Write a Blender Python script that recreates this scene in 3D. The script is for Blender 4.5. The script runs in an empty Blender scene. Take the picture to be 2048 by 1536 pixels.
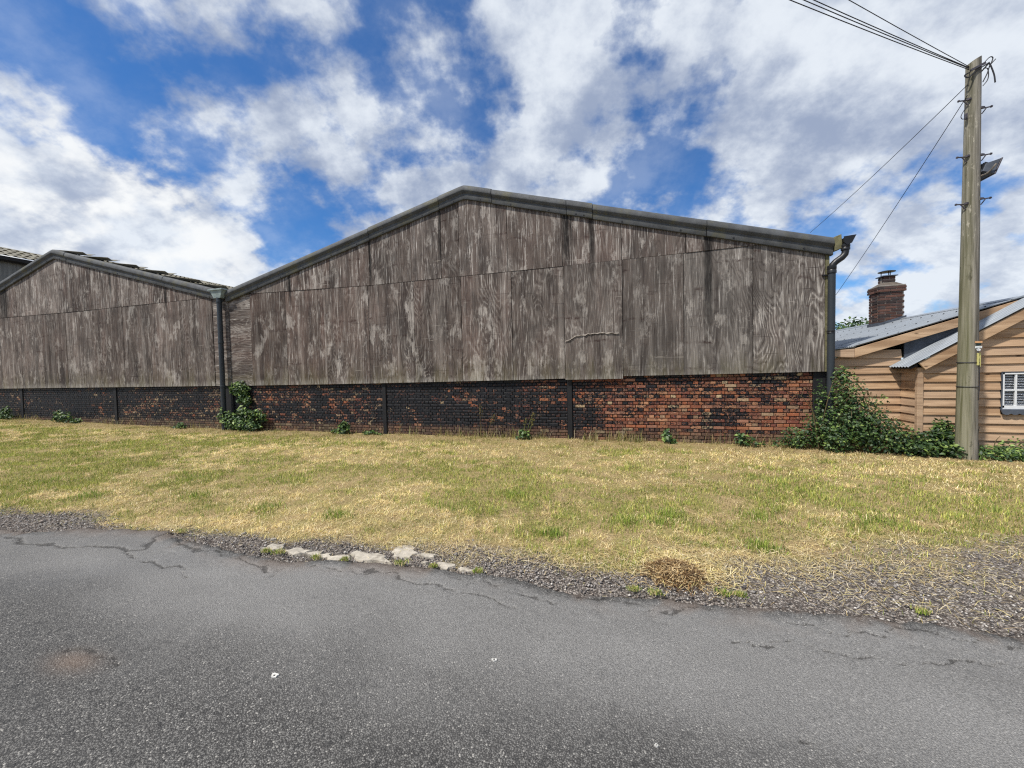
import bpy, bmesh, math, random
import numpy as np
from mathutils import Vector, Matrix

random.seed(7)
rng = np.random.default_rng(11)
SC = bpy.context.scene
COL = SC.collection
R = math.radians

# ------------------------------------------------------------------ camera
cam_d = bpy.data.cameras.new('camera')
cam_d.sensor_width = 36.0
cam_d.lens = 36.0 * 775.0 / 2048.0
cam_d.clip_start = 0.05
cam_d.clip_end = 3000
cam = bpy.data.objects.new('camera', cam_d)
COL.objects.link(cam)
yaw, pitch, roll = R(16.5), R(-1.9), R(1.2)
fw = Vector((-math.sin(yaw) * math.cos(pitch), math.cos(yaw) * math.cos(pitch), math.sin(pitch)))
rt = Vector((math.cos(yaw), math.sin(yaw), 0))
up = rt.cross(fw)
rt2 = rt * math.cos(roll) - up * math.sin(roll)
up2 = up * math.cos(roll) + rt * math.sin(roll)
M = Matrix((rt2, up2, -fw)).transposed().to_4x4()
M.translation = Vector((0, 0, 1.56))
cam.matrix_world = M
SC.camera = cam

# ------------------------------------------------------------------ view
SC.view_settings.view_transform = 'Standard'
SC.view_settings.look = 'None'
SC.view_settings.exposure = 0.45
SC.view_settings.gamma = 1.0
SC.view_settings.use_curve_mapping = False
SC.cycles.use_denoising = False
SC.cycles.filter_width = 1.2
SC.cycles.max_bounces = 6


# ------------------------------------------------------------------ node helpers
def srgb(r, g, b):
    f = lambda c: (c / 255) / 12.92 if c / 255 <= 0.04045 else ((c / 255 + 0.055) / 1.055) ** 2.4
    return (f(r), f(g), f(b), 1.0)


class NT:
    def __init__(self, tree):
        self.t = tree
        self.L = tree.links

    def new(self, typ, **props):
        n = self.t.nodes.new(typ)
        for k, v in props.items():
            setattr(n, k, v)
        return n

    def put(self, sock, v):
        if v is None:
            return
        if isinstance(v, bpy.types.NodeSocket):
            self.L.new(v, sock)
        else:
            if sock.type == 'RGBA' and hasattr(v, '__len__') and len(v) == 3:
                v = (*v, 1)
            if sock.type == 'VECTOR' and not hasattr(v, '__len__'):
                v = (v, v, v)
            sock.default_value = v

    def m(self, op, a, b=None, c=None, clamp=False):
        n = self.new('ShaderNodeMath', operation=op, use_clamp=clamp)
        self.put(n.inputs[0], a)
        self.put(n.inputs[1], b)
        self.put(n.inputs[2], c)
        return n.outputs[0]

    def v(self, op, a, b=None, scale=None):
        n = self.new('ShaderNodeVectorMath', operation=op)
        self.put(n.inputs[0], a)
        self.put(n.inputs[1], b)
        if scale is not None:
            self.put(n.inputs['Scale'], scale)
        return n.outputs[1] if op in ('DOT_PRODUCT', 'LENGTH', 'DISTANCE') else n.outputs[0]

    def noise(self, vec, scale=1.0, detail=4, rough=0.55, dist=0.0):
        n = self.new('ShaderNodeTexNoise')
        self.put(n.inputs['Vector'], vec)
        self.put(n.inputs['Scale'], scale)
        n.inputs['Detail'].default_value = detail
        n.inputs['Roughness'].default_value = rough
        n.inputs['Distortion'].default_value = dist
        return n.outputs['Fac']

    def voro(self, vec, scale, feature='F1', out='Distance', rand=1.0):
        n = self.new('ShaderNodeTexVoronoi', feature=feature)
        self.put(n.inputs['Vector'], vec)
        self.put(n.inputs['Scale'], scale)
        n.inputs['Randomness'].default_value = rand
        return n.outputs[out]

    def ramp(self, x, a, b, lo=0.0, hi=1.0, smooth=True):
        n = self.new('ShaderNodeMapRange')
        n.interpolation_type = 'SMOOTHSTEP' if smooth else 'LINEAR'
        self.put(n.inputs[0], x)
        for i, q in zip((1, 2, 3, 4), (a, b, lo, hi)):
            self.put(n.inputs[i], q)
        return n.outputs[0]

    def mix(self, fac, a, b, mode='MIX'):
        n = self.new('ShaderNodeMix', data_type='RGBA', blend_type=mode)
        self.put(n.inputs[0], fac)
        self.put(n.inputs[6], a)
        self.put(n.inputs[7], b)
        return n.outputs[2]

    def sep(self, v):
        n = self.new('ShaderNodeSeparateXYZ')
        self.put(n.inputs[0], v)
        return n.outputs

    def comb(self, x, y, z):
        n = self.new('ShaderNodeCombineXYZ')
        self.put(n.inputs[0], x)
        self.put(n.inputs[1], y)
        self.put(n.inputs[2], z)
        return n.outputs[0]

    def attr(self, name):
        return self.new('ShaderNodeAttribute', attribute_name=name).outputs

    def bump(self, h, strength=0.5, dist=0.01, normal=None):
        n = self.new('ShaderNodeBump')
        n.inputs['Strength'].default_value = strength
        n.inputs['Distance'].default_value = dist
        self.put(n.inputs['Height'], h)
        self.put(n.inputs['Normal'], normal)
        return n.outputs[0]


# ------------------------------------------------------------------ world: sky and broken cloud
SUN_EL, SUN_AZ = R(57), R(222)        # azimuth measured clockwise from +Y
sun_dir = Vector((math.sin(SUN_AZ) * math.cos(SUN_EL), math.cos(SUN_AZ) * math.cos(SUN_EL), math.sin(SUN_EL)))
world = bpy.data.worlds.new('World')
SC.world = world
world.use_nodes = True
wt = NT(world.node_tree)
world.node_tree.nodes.clear()
d = wt.v('NORMALIZE', wt.new('ShaderNodeTexCoord').outputs['Generated'])
dx, dy, dz = wt.sep(d)
dzp = wt.m('MAXIMUM', dz, 0.0)
den = wt.m('ADD', dzp, 0.62)
p = wt.comb(wt.m('DIVIDE', dx, den), wt.m('DIVIDE', dy, den), 0.0)
# streets of cloud drawn out along one wind direction
ps = wt.comb(wt.m('ADD', wt.m('MULTIPLY', wt.sep(p)[0], 0.963), wt.m('MULTIPLY', wt.sep(p)[1], 0.27)), wt.m('MULTIPLY', wt.m('SUBTRACT', wt.m('MULTIPLY', wt.sep(p)[1], 0.963), wt.m('MULTIPLY', wt.sep(p)[0], 0.27)), 1.05), 0.0)
n1 = wt.noise(wt.v('ADD', ps, (5.1, 2.7, 0)), 3.7, 9, 0.53, 0.0)
n2 = wt.noise(wt.v('ADD', ps, (13.1, 1.7, 0)), 10.5, 7, 0.55, 0.0)
dens = wt.m('ADD', wt.m('MULTIPLY', n1, 0.55), wt.m('MULTIPLY', n2, 0.45))
# openings and banks of the cloud deck (direction, angular radius in degrees, amount)
BLOBS = [((-0.351, 0.724, 0.594), 10, -0.26), ((-0.589, 0.635, 0.5), 10, -0.18), ((-0.734, 0.512, 0.446), 9, -0.10), ((-0.48, 0.74, 0.44), 10, 0.13),
         ((-0.635, 0.701, 0.326), 7, -0.20), ((0.178, 0.85, 0.495), 11, -0.10), ((0.044, 0.934, 0.355), 11, -0.13),
         ((-0.719, 0.416, 0.556), 12, -0.06), ((0.452, 0.862, 0.228), 10, -0.16), ((-0.823, 0.496, 0.20), 10, 0.26),
         ((-0.90, 0.36, 0.20), 10, 0.26), ((-0.044, 0.81, 0.584), 12, 0.12), ((-0.476, 0.617, 0.627), 9, 0.10),
         ((0.437, 0.81, 0.392), 16, 0.16), ((-0.661, 0.628, 0.412), 8, 0.10), ((-0.852, 0.361, 0.42), 10, -0.06),
         ((0.548, 0.827, 0.125), 9, 0.12), ((-0.156, 0.861, 0.485), 8, 0.06), ((0.30, 0.70, 0.65), 14, 0.12)]
for bd, br, ba in BLOBS:
    q = Vector(bd).normalized()
    dt = wt.v('DOT_PRODUCT', d, tuple(q))
    dens = wt.m('ADD', dens, wt.ramp(dt, math.cos(R(br * 1.25)), 1.0, 0.0, ba * 0.5))
n3 = wt.noise(wt.v('ADD', ps, (40.0, 3.0, 0)), 6.0, 7, 0.6, 0.0)
cov = wt.m('ADD', wt.ramp(dens, 0.405, 0.535), wt.m('MULTIPLY', wt.ramp(n3, 0.30, 0.70), 0.22), clamp=True)
lowcloud = wt.ramp(dz, 0.42, 0.18)
lit = wt.m('ADD', wt.ramp(n3, 0.36, 0.66), wt.m('MULTIPLY', lowcloud, 0.25), clamp=True)
ccol = wt.mix(lit, (2.5, 3.0, 4.1), (6.0, 6.4, 6.9))
cumulus = wt.m('MULTIPLY', wt.ramp(wt.v('DOT_PRODUCT', d, tuple(Vector((-0.86, 0.45, 0.20)).normalized())), math.cos(R(16)), math.cos(R(7))), wt.ramp(n2, 0.40, 0.62))
ccol = wt.mix(cumulus, ccol, (7.2, 7.3, 7.3))
sky = wt.new('ShaderNodeTexSky', sky_type='NISHITA')
sky.sun_disc = False
sky.sun_elevation = SUN_EL
sky.sun_rotation = SUN_AZ
sky.air_density = 1.0
sky.dust_density = 0.3
sky.ozone_density = 2.0
skyc = wt.mix(1.0, sky.outputs[0], (0.34, 0.66, 1.0), 'MULTIPLY')
final = wt.mix(wt.m('MULTIPLY', cov, 0.97), skyc, ccol)
bg = wt.new('ShaderNodeBackground')
wt.put(bg.inputs[0], final)
bg.inputs[1].default_value = 0.1
wt.L.new(bg.outputs[0], wt.new('ShaderNodeOutputWorld').inputs[0])

sun_l = bpy.data.lights.new('sun', 'SUN')
sun_l.energy = 3.7
sun_l.angle = R(3.0)
sun_l.color = (1.0, 0.95, 0.87)
sun = bpy.data.objects.new('sun', sun_l)
COL.objects.link(sun)
sun.rotation_euler = (-sun_dir).to_track_quat('-Z', 'Y').to_euler()


# ------------------------------------------------------------------ numpy noise
def _hash(ix, iy, s):
    h = (ix.astype(np.int64) * 374761393 + iy.astype(np.int64) * 668265263 + s * 2147483647) & 0xFFFFFFFF
    h = ((h ^ (h >> 13)) * 1274126177) & 0xFFFFFFFF
    return ((h ^ (h >> 16)) & 0xFFFFFF) / float(0xFFFFFF)


def vnoise(x, y, s=0):
    ix, iy = np.floor(x), np.floor(y)
    fx, fy = x - ix, y - iy
    fx = fx * fx * (3 - 2 * fx)
    fy = fy * fy * (3 - 2 * fy)
    a, b = _hash(ix, iy, s), _hash(ix + 1, iy, s)
    c, e = _hash(ix, iy + 1, s), _hash(ix + 1, iy + 1, s)
    return (a * (1 - fx) + b * fx) * (1 - fy) + (c * (1 - fx) + e * fx) * fy


def fbm(x, y, s=0, o=4):
    t, a, n = 0, 0.5, 0
    for i in range(o):
        t = t + a * vnoise(x * 2 ** i, y * 2 ** i, s + i * 17)
        n += a
        a *= 0.55
    return t / n


def sstep(a, b, x):
    t = np.clip((x - a) / (b - a), 0, 1)
    return t * t * (3 - 2 * t)


# ------------------------------------------------------------------ mesh helpers
def raw_mesh(name, V, Fc, smooth=False, col=None, uv=None):
    me = bpy.data.meshes.new(name)
    V = np.asarray(V, dtype=np.float32).reshape(-1, 3)
    if isinstance(Fc, np.ndarray):
        n, k = Fc.shape
        me.vertices.add(len(V))
        me.vertices.foreach_set('co', V.ravel())
        me.loops.add(n * k)
        me.loops.foreach_set('vertex_index', Fc.astype(np.int32).ravel())
        me.polygons.add(n)
        me.polygons.foreach_set('loop_start', np.arange(0, n * k, k, dtype=np.int32))
        me.update(calc_edges=True)
    else:
        me.from_pydata([tuple(map(float, q)) for q in V], [], Fc)
        me.update()
    if col is not None:
        a = me.color_attributes.new('col', 'FLOAT_COLOR', 'POINT')
        c = np.asarray(col, dtype=np.float32)
        if c.shape[1] == 3:
            c = np.concatenate([c, np.ones((len(c), 1), np.float32)], 1)
        a.data.foreach_set('color', c.ravel())
    if smooth:
        me.polygons.foreach_set('use_smooth', np.ones(len(me.polygons), bool))
    return me


BASE = {}


def empty(name, loc, label, cat, group=None):
    o = bpy.data.objects.new(name, None)
    o.empty_display_size = 0.2
    COL.objects.link(o)
    o.location = loc
    o['label'] = label
    o['category'] = cat
    if group:
        o['group'] = group
    BASE[o.name] = np.array(loc, float)
    return o


def link(name, me, mat, parent=None, label=None, cat=None, kind=None, group=None):
    o = bpy.data.objects.new(name, me)
    COL.objects.link(o)
    if mat is not None:
        me.materials.clear()
        me.materials.append(mat)
    if parent is not None:
        o.parent = parent
    if label:
        o['label'] = label
    if cat:
        o['category'] = cat
    if kind:
        o['kind'] = kind
    if group:
        o['group'] = group
    return o


def base_of(parent):
    while parent is not None:
        if parent.name in BASE:
            return BASE[parent.name]
        parent = parent.parent
    return np.zeros(3)


class MB:
    """collects geometry in world coordinates"""

    def __init__(self):
        self.V, self.F, self.C = [], [], []

    def add(self, V, F, c=None):
        n = len(self.V)
        self.V += [tuple(map(float, v)) for v in V]
        self.F += [tuple(i + n for i in f) for f in F]
        self.C += [tuple(c) if c is not None else (1, 1, 1, 1)] * len(V)
        return self

    def box(self, x0, x1, y0, y1, z0, z1, c=None):
        V = [(x, y, z) for z in (z0, z1) for y in (y0, y1) for x in (x0, x1)]
        return self.add(V, [(0, 2, 3, 1), (4, 5, 7, 6), (0, 1, 5, 4), (2, 6, 7, 3), (0, 4, 6, 2), (1, 3, 7, 5)], c)

    def obox(self, ctr, ax, ay, az, c=None):
        ctr, ax, ay, az = map(Vector, (ctr, ax, ay, az))
        V = [ctr + ax * i + ay * j + az * k for k in (-1, 1) for j in (-1, 1) for i in (-1, 1)]
        return self.add(V, [(0, 2, 3, 1), (4, 5, 7, 6), (0, 1, 5, 4), (2, 6, 7, 3), (0, 4, 6, 2), (1, 3, 7, 5)], c)

    def prism_y(self, poly, y0, y1, c=None):
        """poly: list of (x, z), extruded in y"""
        n = len(poly)
        V = [(x, y0, z) for x, z in poly] + [(x, y1, z) for x, z in poly]
        F = [tuple(range(n)), tuple(range(2 * n - 1, n - 1, -1))]
        F += [(i, i + n, (i + 1) % n + n, (i + 1) % n) for i in range(n)]
        return self.add(V, F, c)

    def sweep(self, pts, prof_fn, closed=True, caps=True, c=None):
        """pts list; prof_fn(i) returns list of 3D points of the section"""
        S = [prof_fn(i) for i in range(len(pts))]
        n = len(S[0])
        V = [q for s in S for q in s]
        F = []
        for i in range(len(S) - 1):
            for j in range(n if closed else n - 1):
                k = (j + 1) % n
                F.append((i * n + j, i * n + k, (i + 1) * n + k, (i + 1) * n + j))
        if caps and closed:
            F.append(tuple(range(n - 1, -1, -1)))
            F.append(tuple((len(S) - 1) * n + j for j in range(n)))
        return self.add(V, F, c)

    def tube(self, pts, r, seg=8, c=None):
        pts = [Vector(q) for q in pts]
        rs = r if hasattr(r, '__len__') else [r] * len(pts)
        prev = [None]

        def sec(i):
            a = pts[max(i - 1, 0)]
            b = pts[min(i + 1, len(pts) - 1)]
            t = (b - a).normalized()
            u = prev[0]
            if u is None:
                u = t.cross(Vector((0, 0, 1)))
                if u.length < 0.05:
                    u = t.cross(Vector((0, 1, 0)))
            u = (u - t * u.dot(t)).normalized()
            prev[0] = u
            w = t.cross(u)
            return [pts[i] + (u * math.cos(2 * math.pi * j / seg) + w * math.sin(2 * math.pi * j / seg)) * rs[i] for j in range(seg)]
        return self.sweep(pts, sec, c=c)

    def lathe(self, ctr, prof, seg=12, axis=None, c=None):
        """prof: list of (r, h) about the z axis through ctr"""
        ctr = Vector(ctr)
        q = Vector((0, 0, 1)).rotation_difference(Vector(axis)) if axis is not None else None

        def P(r, h, j):
            v = Vector((r * math.cos(2 * math.pi * j / seg), r * math.sin(2 * math.pi * j / seg), h))
            return ctr + (q @ v if q else v)
        return self.sweep(prof, lambda i: [P(prof[i][0], prof[i][1], j) for j in range(seg)], c=c)

    def build(self, name, mat, parent=None, smooth=False, bevel=0.0, col=False, **kw):
        b = base_of(parent)
        V = np.array(self.V, float) - b
        me = raw_mesh(name, V, self.F, smooth=False, col=np.array(self.C) if col else None)
        if bevel or True:
            bm = bmesh.new()
            bm.from_mesh(me)
            bmesh.ops.recalc_face_normals(bm, faces=bm.faces)
            if bevel:
                bmesh.ops.bevel(bm, geom=list(bm.edges), offset=bevel, segments=1, affect='EDGES', clamp_overlap=True)
            if smooth:
                for f in bm.faces:
                    f.smooth = True
                for e in bm.edges:
                    if len(e.link_faces) == 2 and e.calc_face_angle(0) > R(40):
                        e.smooth = False
            bm.to_mesh(me)
            bm.free()
        return link(name, me, mat, parent, **kw)


def mat_new(name):
    m = bpy.data.materials.new(name)
    m.use_nodes = True
    m.node_tree.nodes.clear()
    t = NT(m.node_tree)
    b = t.new('ShaderNodeBsdfPrincipled')
    t.L.new(b.outputs[0], t.new('ShaderNodeOutputMaterial').inputs[0])
    t.b = b
    t.mat = m
    return t


def pset(t, col=None, rough=None, normal=None, metal=None, spec=None):
    t.put(t.b.inputs['Base Color'], col)
    t.put(t.b.inputs['Roughness'], rough)
    if normal is not None:
        t.put(t.b.inputs['Normal'], normal)
    if metal is not None:
        t.put(t.b.inputs['Metallic'], metal)
    if spec is not None:
        t.put(t.b.inputs['Specular IOR Level'], spec)
    return t.mat


# ------------------------------------------------------------------ materials
def world_pos(t):
    return t.new('ShaderNodeNewGeometry').outputs['Position']


def m_plain(name, c, rough=0.7, var=0.25, scale=8.0, bump=0.15, metal=0.0, spec=0.4, stretch=(1, 1, 1), dirt=None):
    t = mat_new(name)
    pos = t.v('MULTIPLY', world_pos(t), stretch)
    n = t.noise(pos, scale, 6, 0.6)
    n2 = t.noise(pos, scale * 9, 3, 0.6)
    cc = t.mix(t.ramp(n, 0.3, 0.7), tuple(q * (1 - var) for q in c[:3]), tuple(min(1, q * (1 + var)) for q in c[:3]))
    cc = t.mix(t.ramp(n2, 0.5, 0.8, 0, 0.35), cc, tuple(q * 0.55 for q in c[:3]))
    if dirt:
        cc = t.mix(t.ramp(t.noise(pos, scale * 0.45, 8, 0.65), 0.5, 0.68, 0, 0.8), cc, dirt)
    return pset(t, cc, t.ramp(n2, 0.2, 0.8, rough - 0.1, min(1, rough + 0.12)), t.bump(n2, bump, 0.006), metal, spec)


def m_plywood(name, horizontal=False):
    t = mat_new(name)
    pos = world_pos(t)
    oi = t.new('ShaderNodeObjectInfo').outputs
    rnd = oi['Random']
    fig_, grey_, brt_ = t.sep(oi['Color'])      # per sheet: strength of figure, greyness
    x, y, z = t.sep(pos)
    if horizontal:
        gx, gz = z, x
    else:
        gx, gz = x, z
    off = t.m('MULTIPLY', rnd, 91.0)
    g = t.comb(t.m('ADD', gx, off), off, gz)
    # flame figure: level lines of a smooth field stretched along the grain
    f1 = t.noise(t.v('MULTIPLY', g, (2.1, 1, 0.42)), 1.0, 3, 0.42, 0.4)
    lines = t.m('SINE', t.m('ADD', t.m('MULTIPLY', f1, 150.0), t.m('MULTIPLY', gx, 32.0)))
    fine = t.noise(t.v('MULTIPLY', g, (95, 1, 3.2)), 1.0, 4, 0.7)
    fib = t.noise(t.v('MULTIPLY', g, (36, 1, 1.5)), 1.0, 5, 0.62, 0.6)
    blot = t.noise(t.v('MULTIPLY', g, (1.6, 1, 1.1)), 1.0, 5, 0.6)
    blot2 = t.noise(t.v('ADD', t.v('MULTIPLY', g, (2.6, 1, 0.6)), (7, 3, 1)), 1.0, 4, 0.6)
    big = t.noise(t.v('MULTIPLY', pos, (0.35, 1, 0.35)), 1.0, 3, 0.5)
    figmask = t.ramp(t.noise(t.v('ADD', t.v('MULTIPLY', g, (0.9, 1, 0.5)), (1, 9, 5)), 1.0, 2, 0.5), 0.38, 0.62)
    base = t.mix(t.ramp(blot, 0.3, 0.7), srgb(50, 41, 38), srgb(96, 83, 76))
    base = t.mix(t.ramp(blot2, 0.44, 0.72, 0, 0.65), base, srgb(96, 74, 66))
    base = t.mix(t.m('MULTIPLY', grey_, 0.62), base, t.mix(t.ramp(blot2, 0.35, 0.65), srgb(96, 92, 88), srgb(136, 131, 125)))
    # grey weathering increases toward the right-hand end of the building
    base = t.mix(t.ramp(t.m('ADD', x, t.m('MULTIPLY', big, 6.0)), -6.0, 8.0, 0.0, 0.20), base, srgb(102, 98, 94))
    light = t.mix(t.ramp(blot, 0.3, 0.7), srgb(172, 164, 154), srgb(192, 186, 178))
    lm = t.m('MULTIPLY', t.ramp(lines, 0.2, 0.98), t.m('MULTIPLY', figmask, t.ramp(fine, 0.42, 0.62)))
    base = t.mix(t.m('MULTIPLY', lm, t.m('ADD', t.m('MULTIPLY', fig_, 0.8), 0.12)), base, light)
    streak = t.m('MULTIPLY', t.ramp(fib, 0.50, 0.72), t.ramp(fine, 0.40, 0.6))
    top = t.m('MAXIMUM', t.ramp(t.m('ADD', z, t.m('MULTIPLY', fib, 1.6)), 4.0, 6.0, 0.5, 1.0), t.ramp(blot, 0.52, 0.66))
    base = t.mix(t.m('MULTIPLY', streak, top), base, srgb(222, 216, 208))
    dark = t.m('MULTIPLY', t.ramp(lines, -0.4, -1.0), t.ramp(fine, 0.62, 0.4))
    base = t.mix(t.m('MULTIPLY', dark, t.m('ADD', t.m('MULTIPLY', fig_, 0.7), 0.2)), base, srgb(44, 37, 35))
    dfib = t.m('MULTIPLY', t.ramp(fib, 0.46, 0.30), t.ramp(fine, 0.6, 0.42))
    base = t.mix(t.m('MULTIPLY', dfib, 0.75), base, srgb(46, 39, 37))
    # rows of knots running across the sheets
    kw = t.noise(t.v('MULTIPLY', g, (2.2, 1, 0.1)), 1.0, 2, 0.5)
    zz = t.m('ADD', gz, t.m('MULTIPLY', kw, 0.16))
    rowp = t.m('ADD', t.m('MULTIPLY', zz, 1.9), t.m('MULTIPLY', rnd, 9.0))
    row = t.ramp(t.m('ABSOLUTE', t.m('SUBTRACT', t.m('FRACT', rowp), 0.5)), 0.085, 0.01)
    row = t.m('MULTIPLY', row, t.ramp(t.noise(t.comb(t.m('ADD', t.m('MULTIPLY', gx, 1.1), off), t.m('FLOOR', rowp), 0.0), 1.0, 2, 0.5), 0.44, 0.58))
    knot = t.voro(t.v('MULTIPLY', g, (7.0, 1, 9.0)), 1.0)
    km = t.m('MULTIPLY', row, t.ramp(knot, 0.75, 0.15))
    km = t.m('MULTIPLY', km, t.ramp(t.noise(t.v('MULTIPLY', g, (18, 1, 26)), 1.0, 3, 0.6), 0.35, 0.6))
    base = t.mix(t.m('MULTIPLY', km, 0.9), base, srgb(48, 28, 26))
    # broad rain-washed light and dark bands that differ from strip to strip
    strip = t.noise(t.v('MULTIPLY', g, (5.5, 1, 0.22)), 1.0, 3, 0.55)
    base = t.mix(t.ramp(strip, 0.54, 0.70, 0, 0.22), base, srgb(176, 168, 160))
    base = t.mix(t.ramp(strip, 0.44, 0.30, 0, 0.5), base, srgb(48, 41, 40))
    hl = t.noise(t.v('MULTIPLY', g, (1.3, 1, 34)), 1.0, 3, 0.6, 0.15)
    base = t.mix(t.m('MULTIPLY', t.ramp(hl, 0.66, 0.72), 0.6), base, srgb(46, 38, 36))
    base = t.mix(t.m('MULTIPLY', t.ramp(hl, 0.31, 0.26), 0.5), base, srgb(178, 170, 160))
    patchn = t.noise(t.v('ADD', t.v('MULTIPLY', g, (3.2, 1, 1.5)), (3, 5, 8)), 1.0, 8, 0.7)
    base = t.mix(t.m('MULTIPLY', t.ramp(patchn, 0.54, 0.62), t.ramp(fine, 0.38, 0.6, 0.08, 0.65)), base, srgb(180, 173, 165))
    base = t.mix(1.0, base, t.comb(brt_, brt_, brt_), 'MULTIPLY')
    # dark runs of water below the joints of the barge trim, each with its own length
    stain = None
    for x0, z1, z0, w in ((-1.24, 4.95, 3.7, 0.075), (-0.69, 4.85, 3.35, 0.065), (1.58, 4.25, 1.7, 0.085), (-4.30, 5.4, 3.9, 0.04), (-6.28, 4.75, 3.6, 0.035), (-8.9, 4.4, 3.2, 0.05), (-16.3, 5.2, 4.0, 0.05),
                          (-13.75, 4.5, 3.3, 0.05), (-22.3, 5.1, 3.4, 0.28), (-1.13, 4.95, 4.1, 0.02)):
        wob = t.m('MULTIPLY', t.m('SUBTRACT', t.noise(t.comb(0.0, 3.0, t.m('MULTIPLY', z, 2.2)), 1.0, 3, 0.5), 0.5), 0.12)
        dxx = t.m('ABSOLUTE', t.m('SUBTRACT', t.m('ADD', x, wob), x0 + 0.0))
        s = t.m('MULTIPLY', t.ramp(dxx, w * 1.5, w * 0.35), t.m('MULTIPLY', t.ramp(z, z0, z0 + 0.6 * (z1 - z0)), t.ramp(z, z1 + 0.7, z1 + 0.5)))
        stain = s if stain is None else t.m('MAXIMUM', stain, s)
    base = t.mix(t.m('MULTIPLY', stain, t.ramp(fine, 0.25, 0.65, 1.0, 0.7)), base, srgb(20, 20, 21))
    # green algae and pale mould along the bottom edges
    algae = t.m('MULTIPLY', t.ramp(t.m('ADD', z, t.m('MULTIPLY', fib, 0.9)), 2.5, 1.7), t.ramp(blot2, 0.40, 0.6))
    base = t.mix(t.m('MULTIPLY', algae, 0.45), base, srgb(84, 82, 52))
    pale = t.m('MULTIPLY', t.ramp(t.m('ADD', z, t.m('MULTIPLY', fib, 0.35)), 1.68, 1.50), t.ramp(fine, 0.45, 0.6))
    base = t.mix(t.m('MULTIPLY', pale, 0.6), base, srgb(176, 172, 164))
    h = t.m('ADD', t.m('MULTIPLY', lines, 0.3), t.m('ADD', fine, t.m('MULTIPLY', fib, 0.6)))
    return pset(t, base, 0.9, t.bump(h, 0.5, 0.004), spec=0.15)


M_PLY = m_plywood('weathered_plywood')
M_PLYH = m_plywood('weathered_plywood_cross', True)
M_CEM = m_plain('fibre_cement', srgb(78, 80, 82), 0.75, 0.25, 5, 0.3, dirt=srgb(92, 90, 72))
M_ROOFC = m_plain('mossy_cement_sheet', srgb(120, 116, 104), 0.9, 0.3, 4, 0.5, dirt=srgb(88, 84, 56))
M_DARK = m_plain('tarred_steel', srgb(24, 24, 27), 0.7, 0.3, 6, 0.2)
M_PIPE = m_plain('grey_plastic_pipe', srgb(46, 51, 56), 0.45, 0.15, 4, 0.05, stretch=(1, 1, 0.2))
M_HOPPER = m_plain('pale_green_metal', srgb(138, 150, 148), 0.5, 0.2, 7, 0.1)
M_BLACKPL = m_plain('black_plastic', srgb(30, 31, 34), 0.4, 0.2, 6, 0.05)
M_LICHEN = m_plain('lichened_timber', srgb(112, 108, 80), 0.9, 0.3, 14, 0.4)
M_BOLT = m_plain('bolt_metal', srgb(36, 36, 38), 0.5, 0.2, 20, 0.1)
M_STEEL = m_plain('galvanised_sheet', srgb(146, 152, 158), 0.45, 0.10, 3, 0.05, metal=0.35, stretch=(1, 3, 1))
M_LEAD = m_plain('lead_sheet', srgb(74, 80, 90), 0.6, 0.25, 5, 0.1)
M_CHBRICK_MORTAR = m_plain('chimney_mortar', srgb(150, 142, 132), 0.95, 0.15, 12, 0.3)
M_WHITE = m_plain('white_paint', srgb(222, 224, 226), 0.5, 0.05, 6, 0.05)
M_GALV = m_plain('galvanised_step', srgb(70, 66, 72), 0.5, 0.2, 20, 0.1)
M_CABLE = m_plain('black_cable', srgb(38, 38, 44), 0.6, 0.1, 5, 0.0)


def m_brick():
    t = mat_new('tarred_red_brick')
    at = t.attr('col')
    pos = world_pos(t)
    x, y, z = t.sep(pos)
    n = t.noise(pos, 34, 5, 0.65)
    nf = t.noise(pos, 120, 3, 0.6)
    c = t.mix(t.ramp(nf, 0.3, 0.7), t.mix(0.35, at['Color'], (0, 0, 0, 1)), at['Color'])
    # pale specks where the face has spalled
    c = t.mix(t.ramp(t.noise(pos, 55, 3, 0.6), 0.60, 0.68, 0, 0.75), c, srgb(196, 168, 142))
    # splash zone of soil and lichen at the foot of the wall
    dirt = t.ramp(t.m('ADD', z, t.m('MULTIPLY', t.noise(pos, 2.0, 4, 0.6), 0.30)), 0.46, 0.30, 0, 0.58)
    c = t.mix(dirt, c, t.mix(t.ramp(n, 0.35, 0.65), srgb(70, 62, 50), srgb(118, 104, 86)))
    tarv = t.m('ADD', at['Alpha'], t.m('MULTIPLY', t.m('SUBTRACT', t.noise(t.v('MULTIPLY', pos, (1, 1, 1.5)), 22, 7, 0.8), 0.5), 4.2))
    tm = t.ramp(tarv, 0.40, 0.56)
    tm = t.m('MULTIPLY', tm, t.ramp(dirt, 0.0, 0.72, 1.0, 0.5))
    tar = t.mix(t.ramp(n, 0.3, 0.7), srgb(17, 18, 22), srgb(36, 37, 42))
    c = t.mix(tm, c, tar)
    return pset(t, c, t.mix(tm, (0.9,) * 3, (0.55,) * 3), t.bump(t.m('ADD', n, t.m('MULTIPLY', nf, 0.5)), 0.6, 0.006), spec=0.3)


def m_mortar():
    t = mat_new('tarred_mortar')
    pos = world_pos(t)
    n = t.noise(pos, 20, 5, 0.65)
    c = t.mix(t.ramp(n, 0.35, 0.7), srgb(17, 17, 19), srgb(36, 34, 33))
    c = t.mix(t.m('MULTIPLY', t.ramp(t.sep(pos)[0], -1.5, -4.0), t.ramp(t.noise(pos, 3.0, 4, 0.6), 0.45, 0.6)), c, srgb(66, 66, 70))
    return pset(t, c, 0.9, t.bump(n, 0.4, 0.005), spec=0.2)


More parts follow.
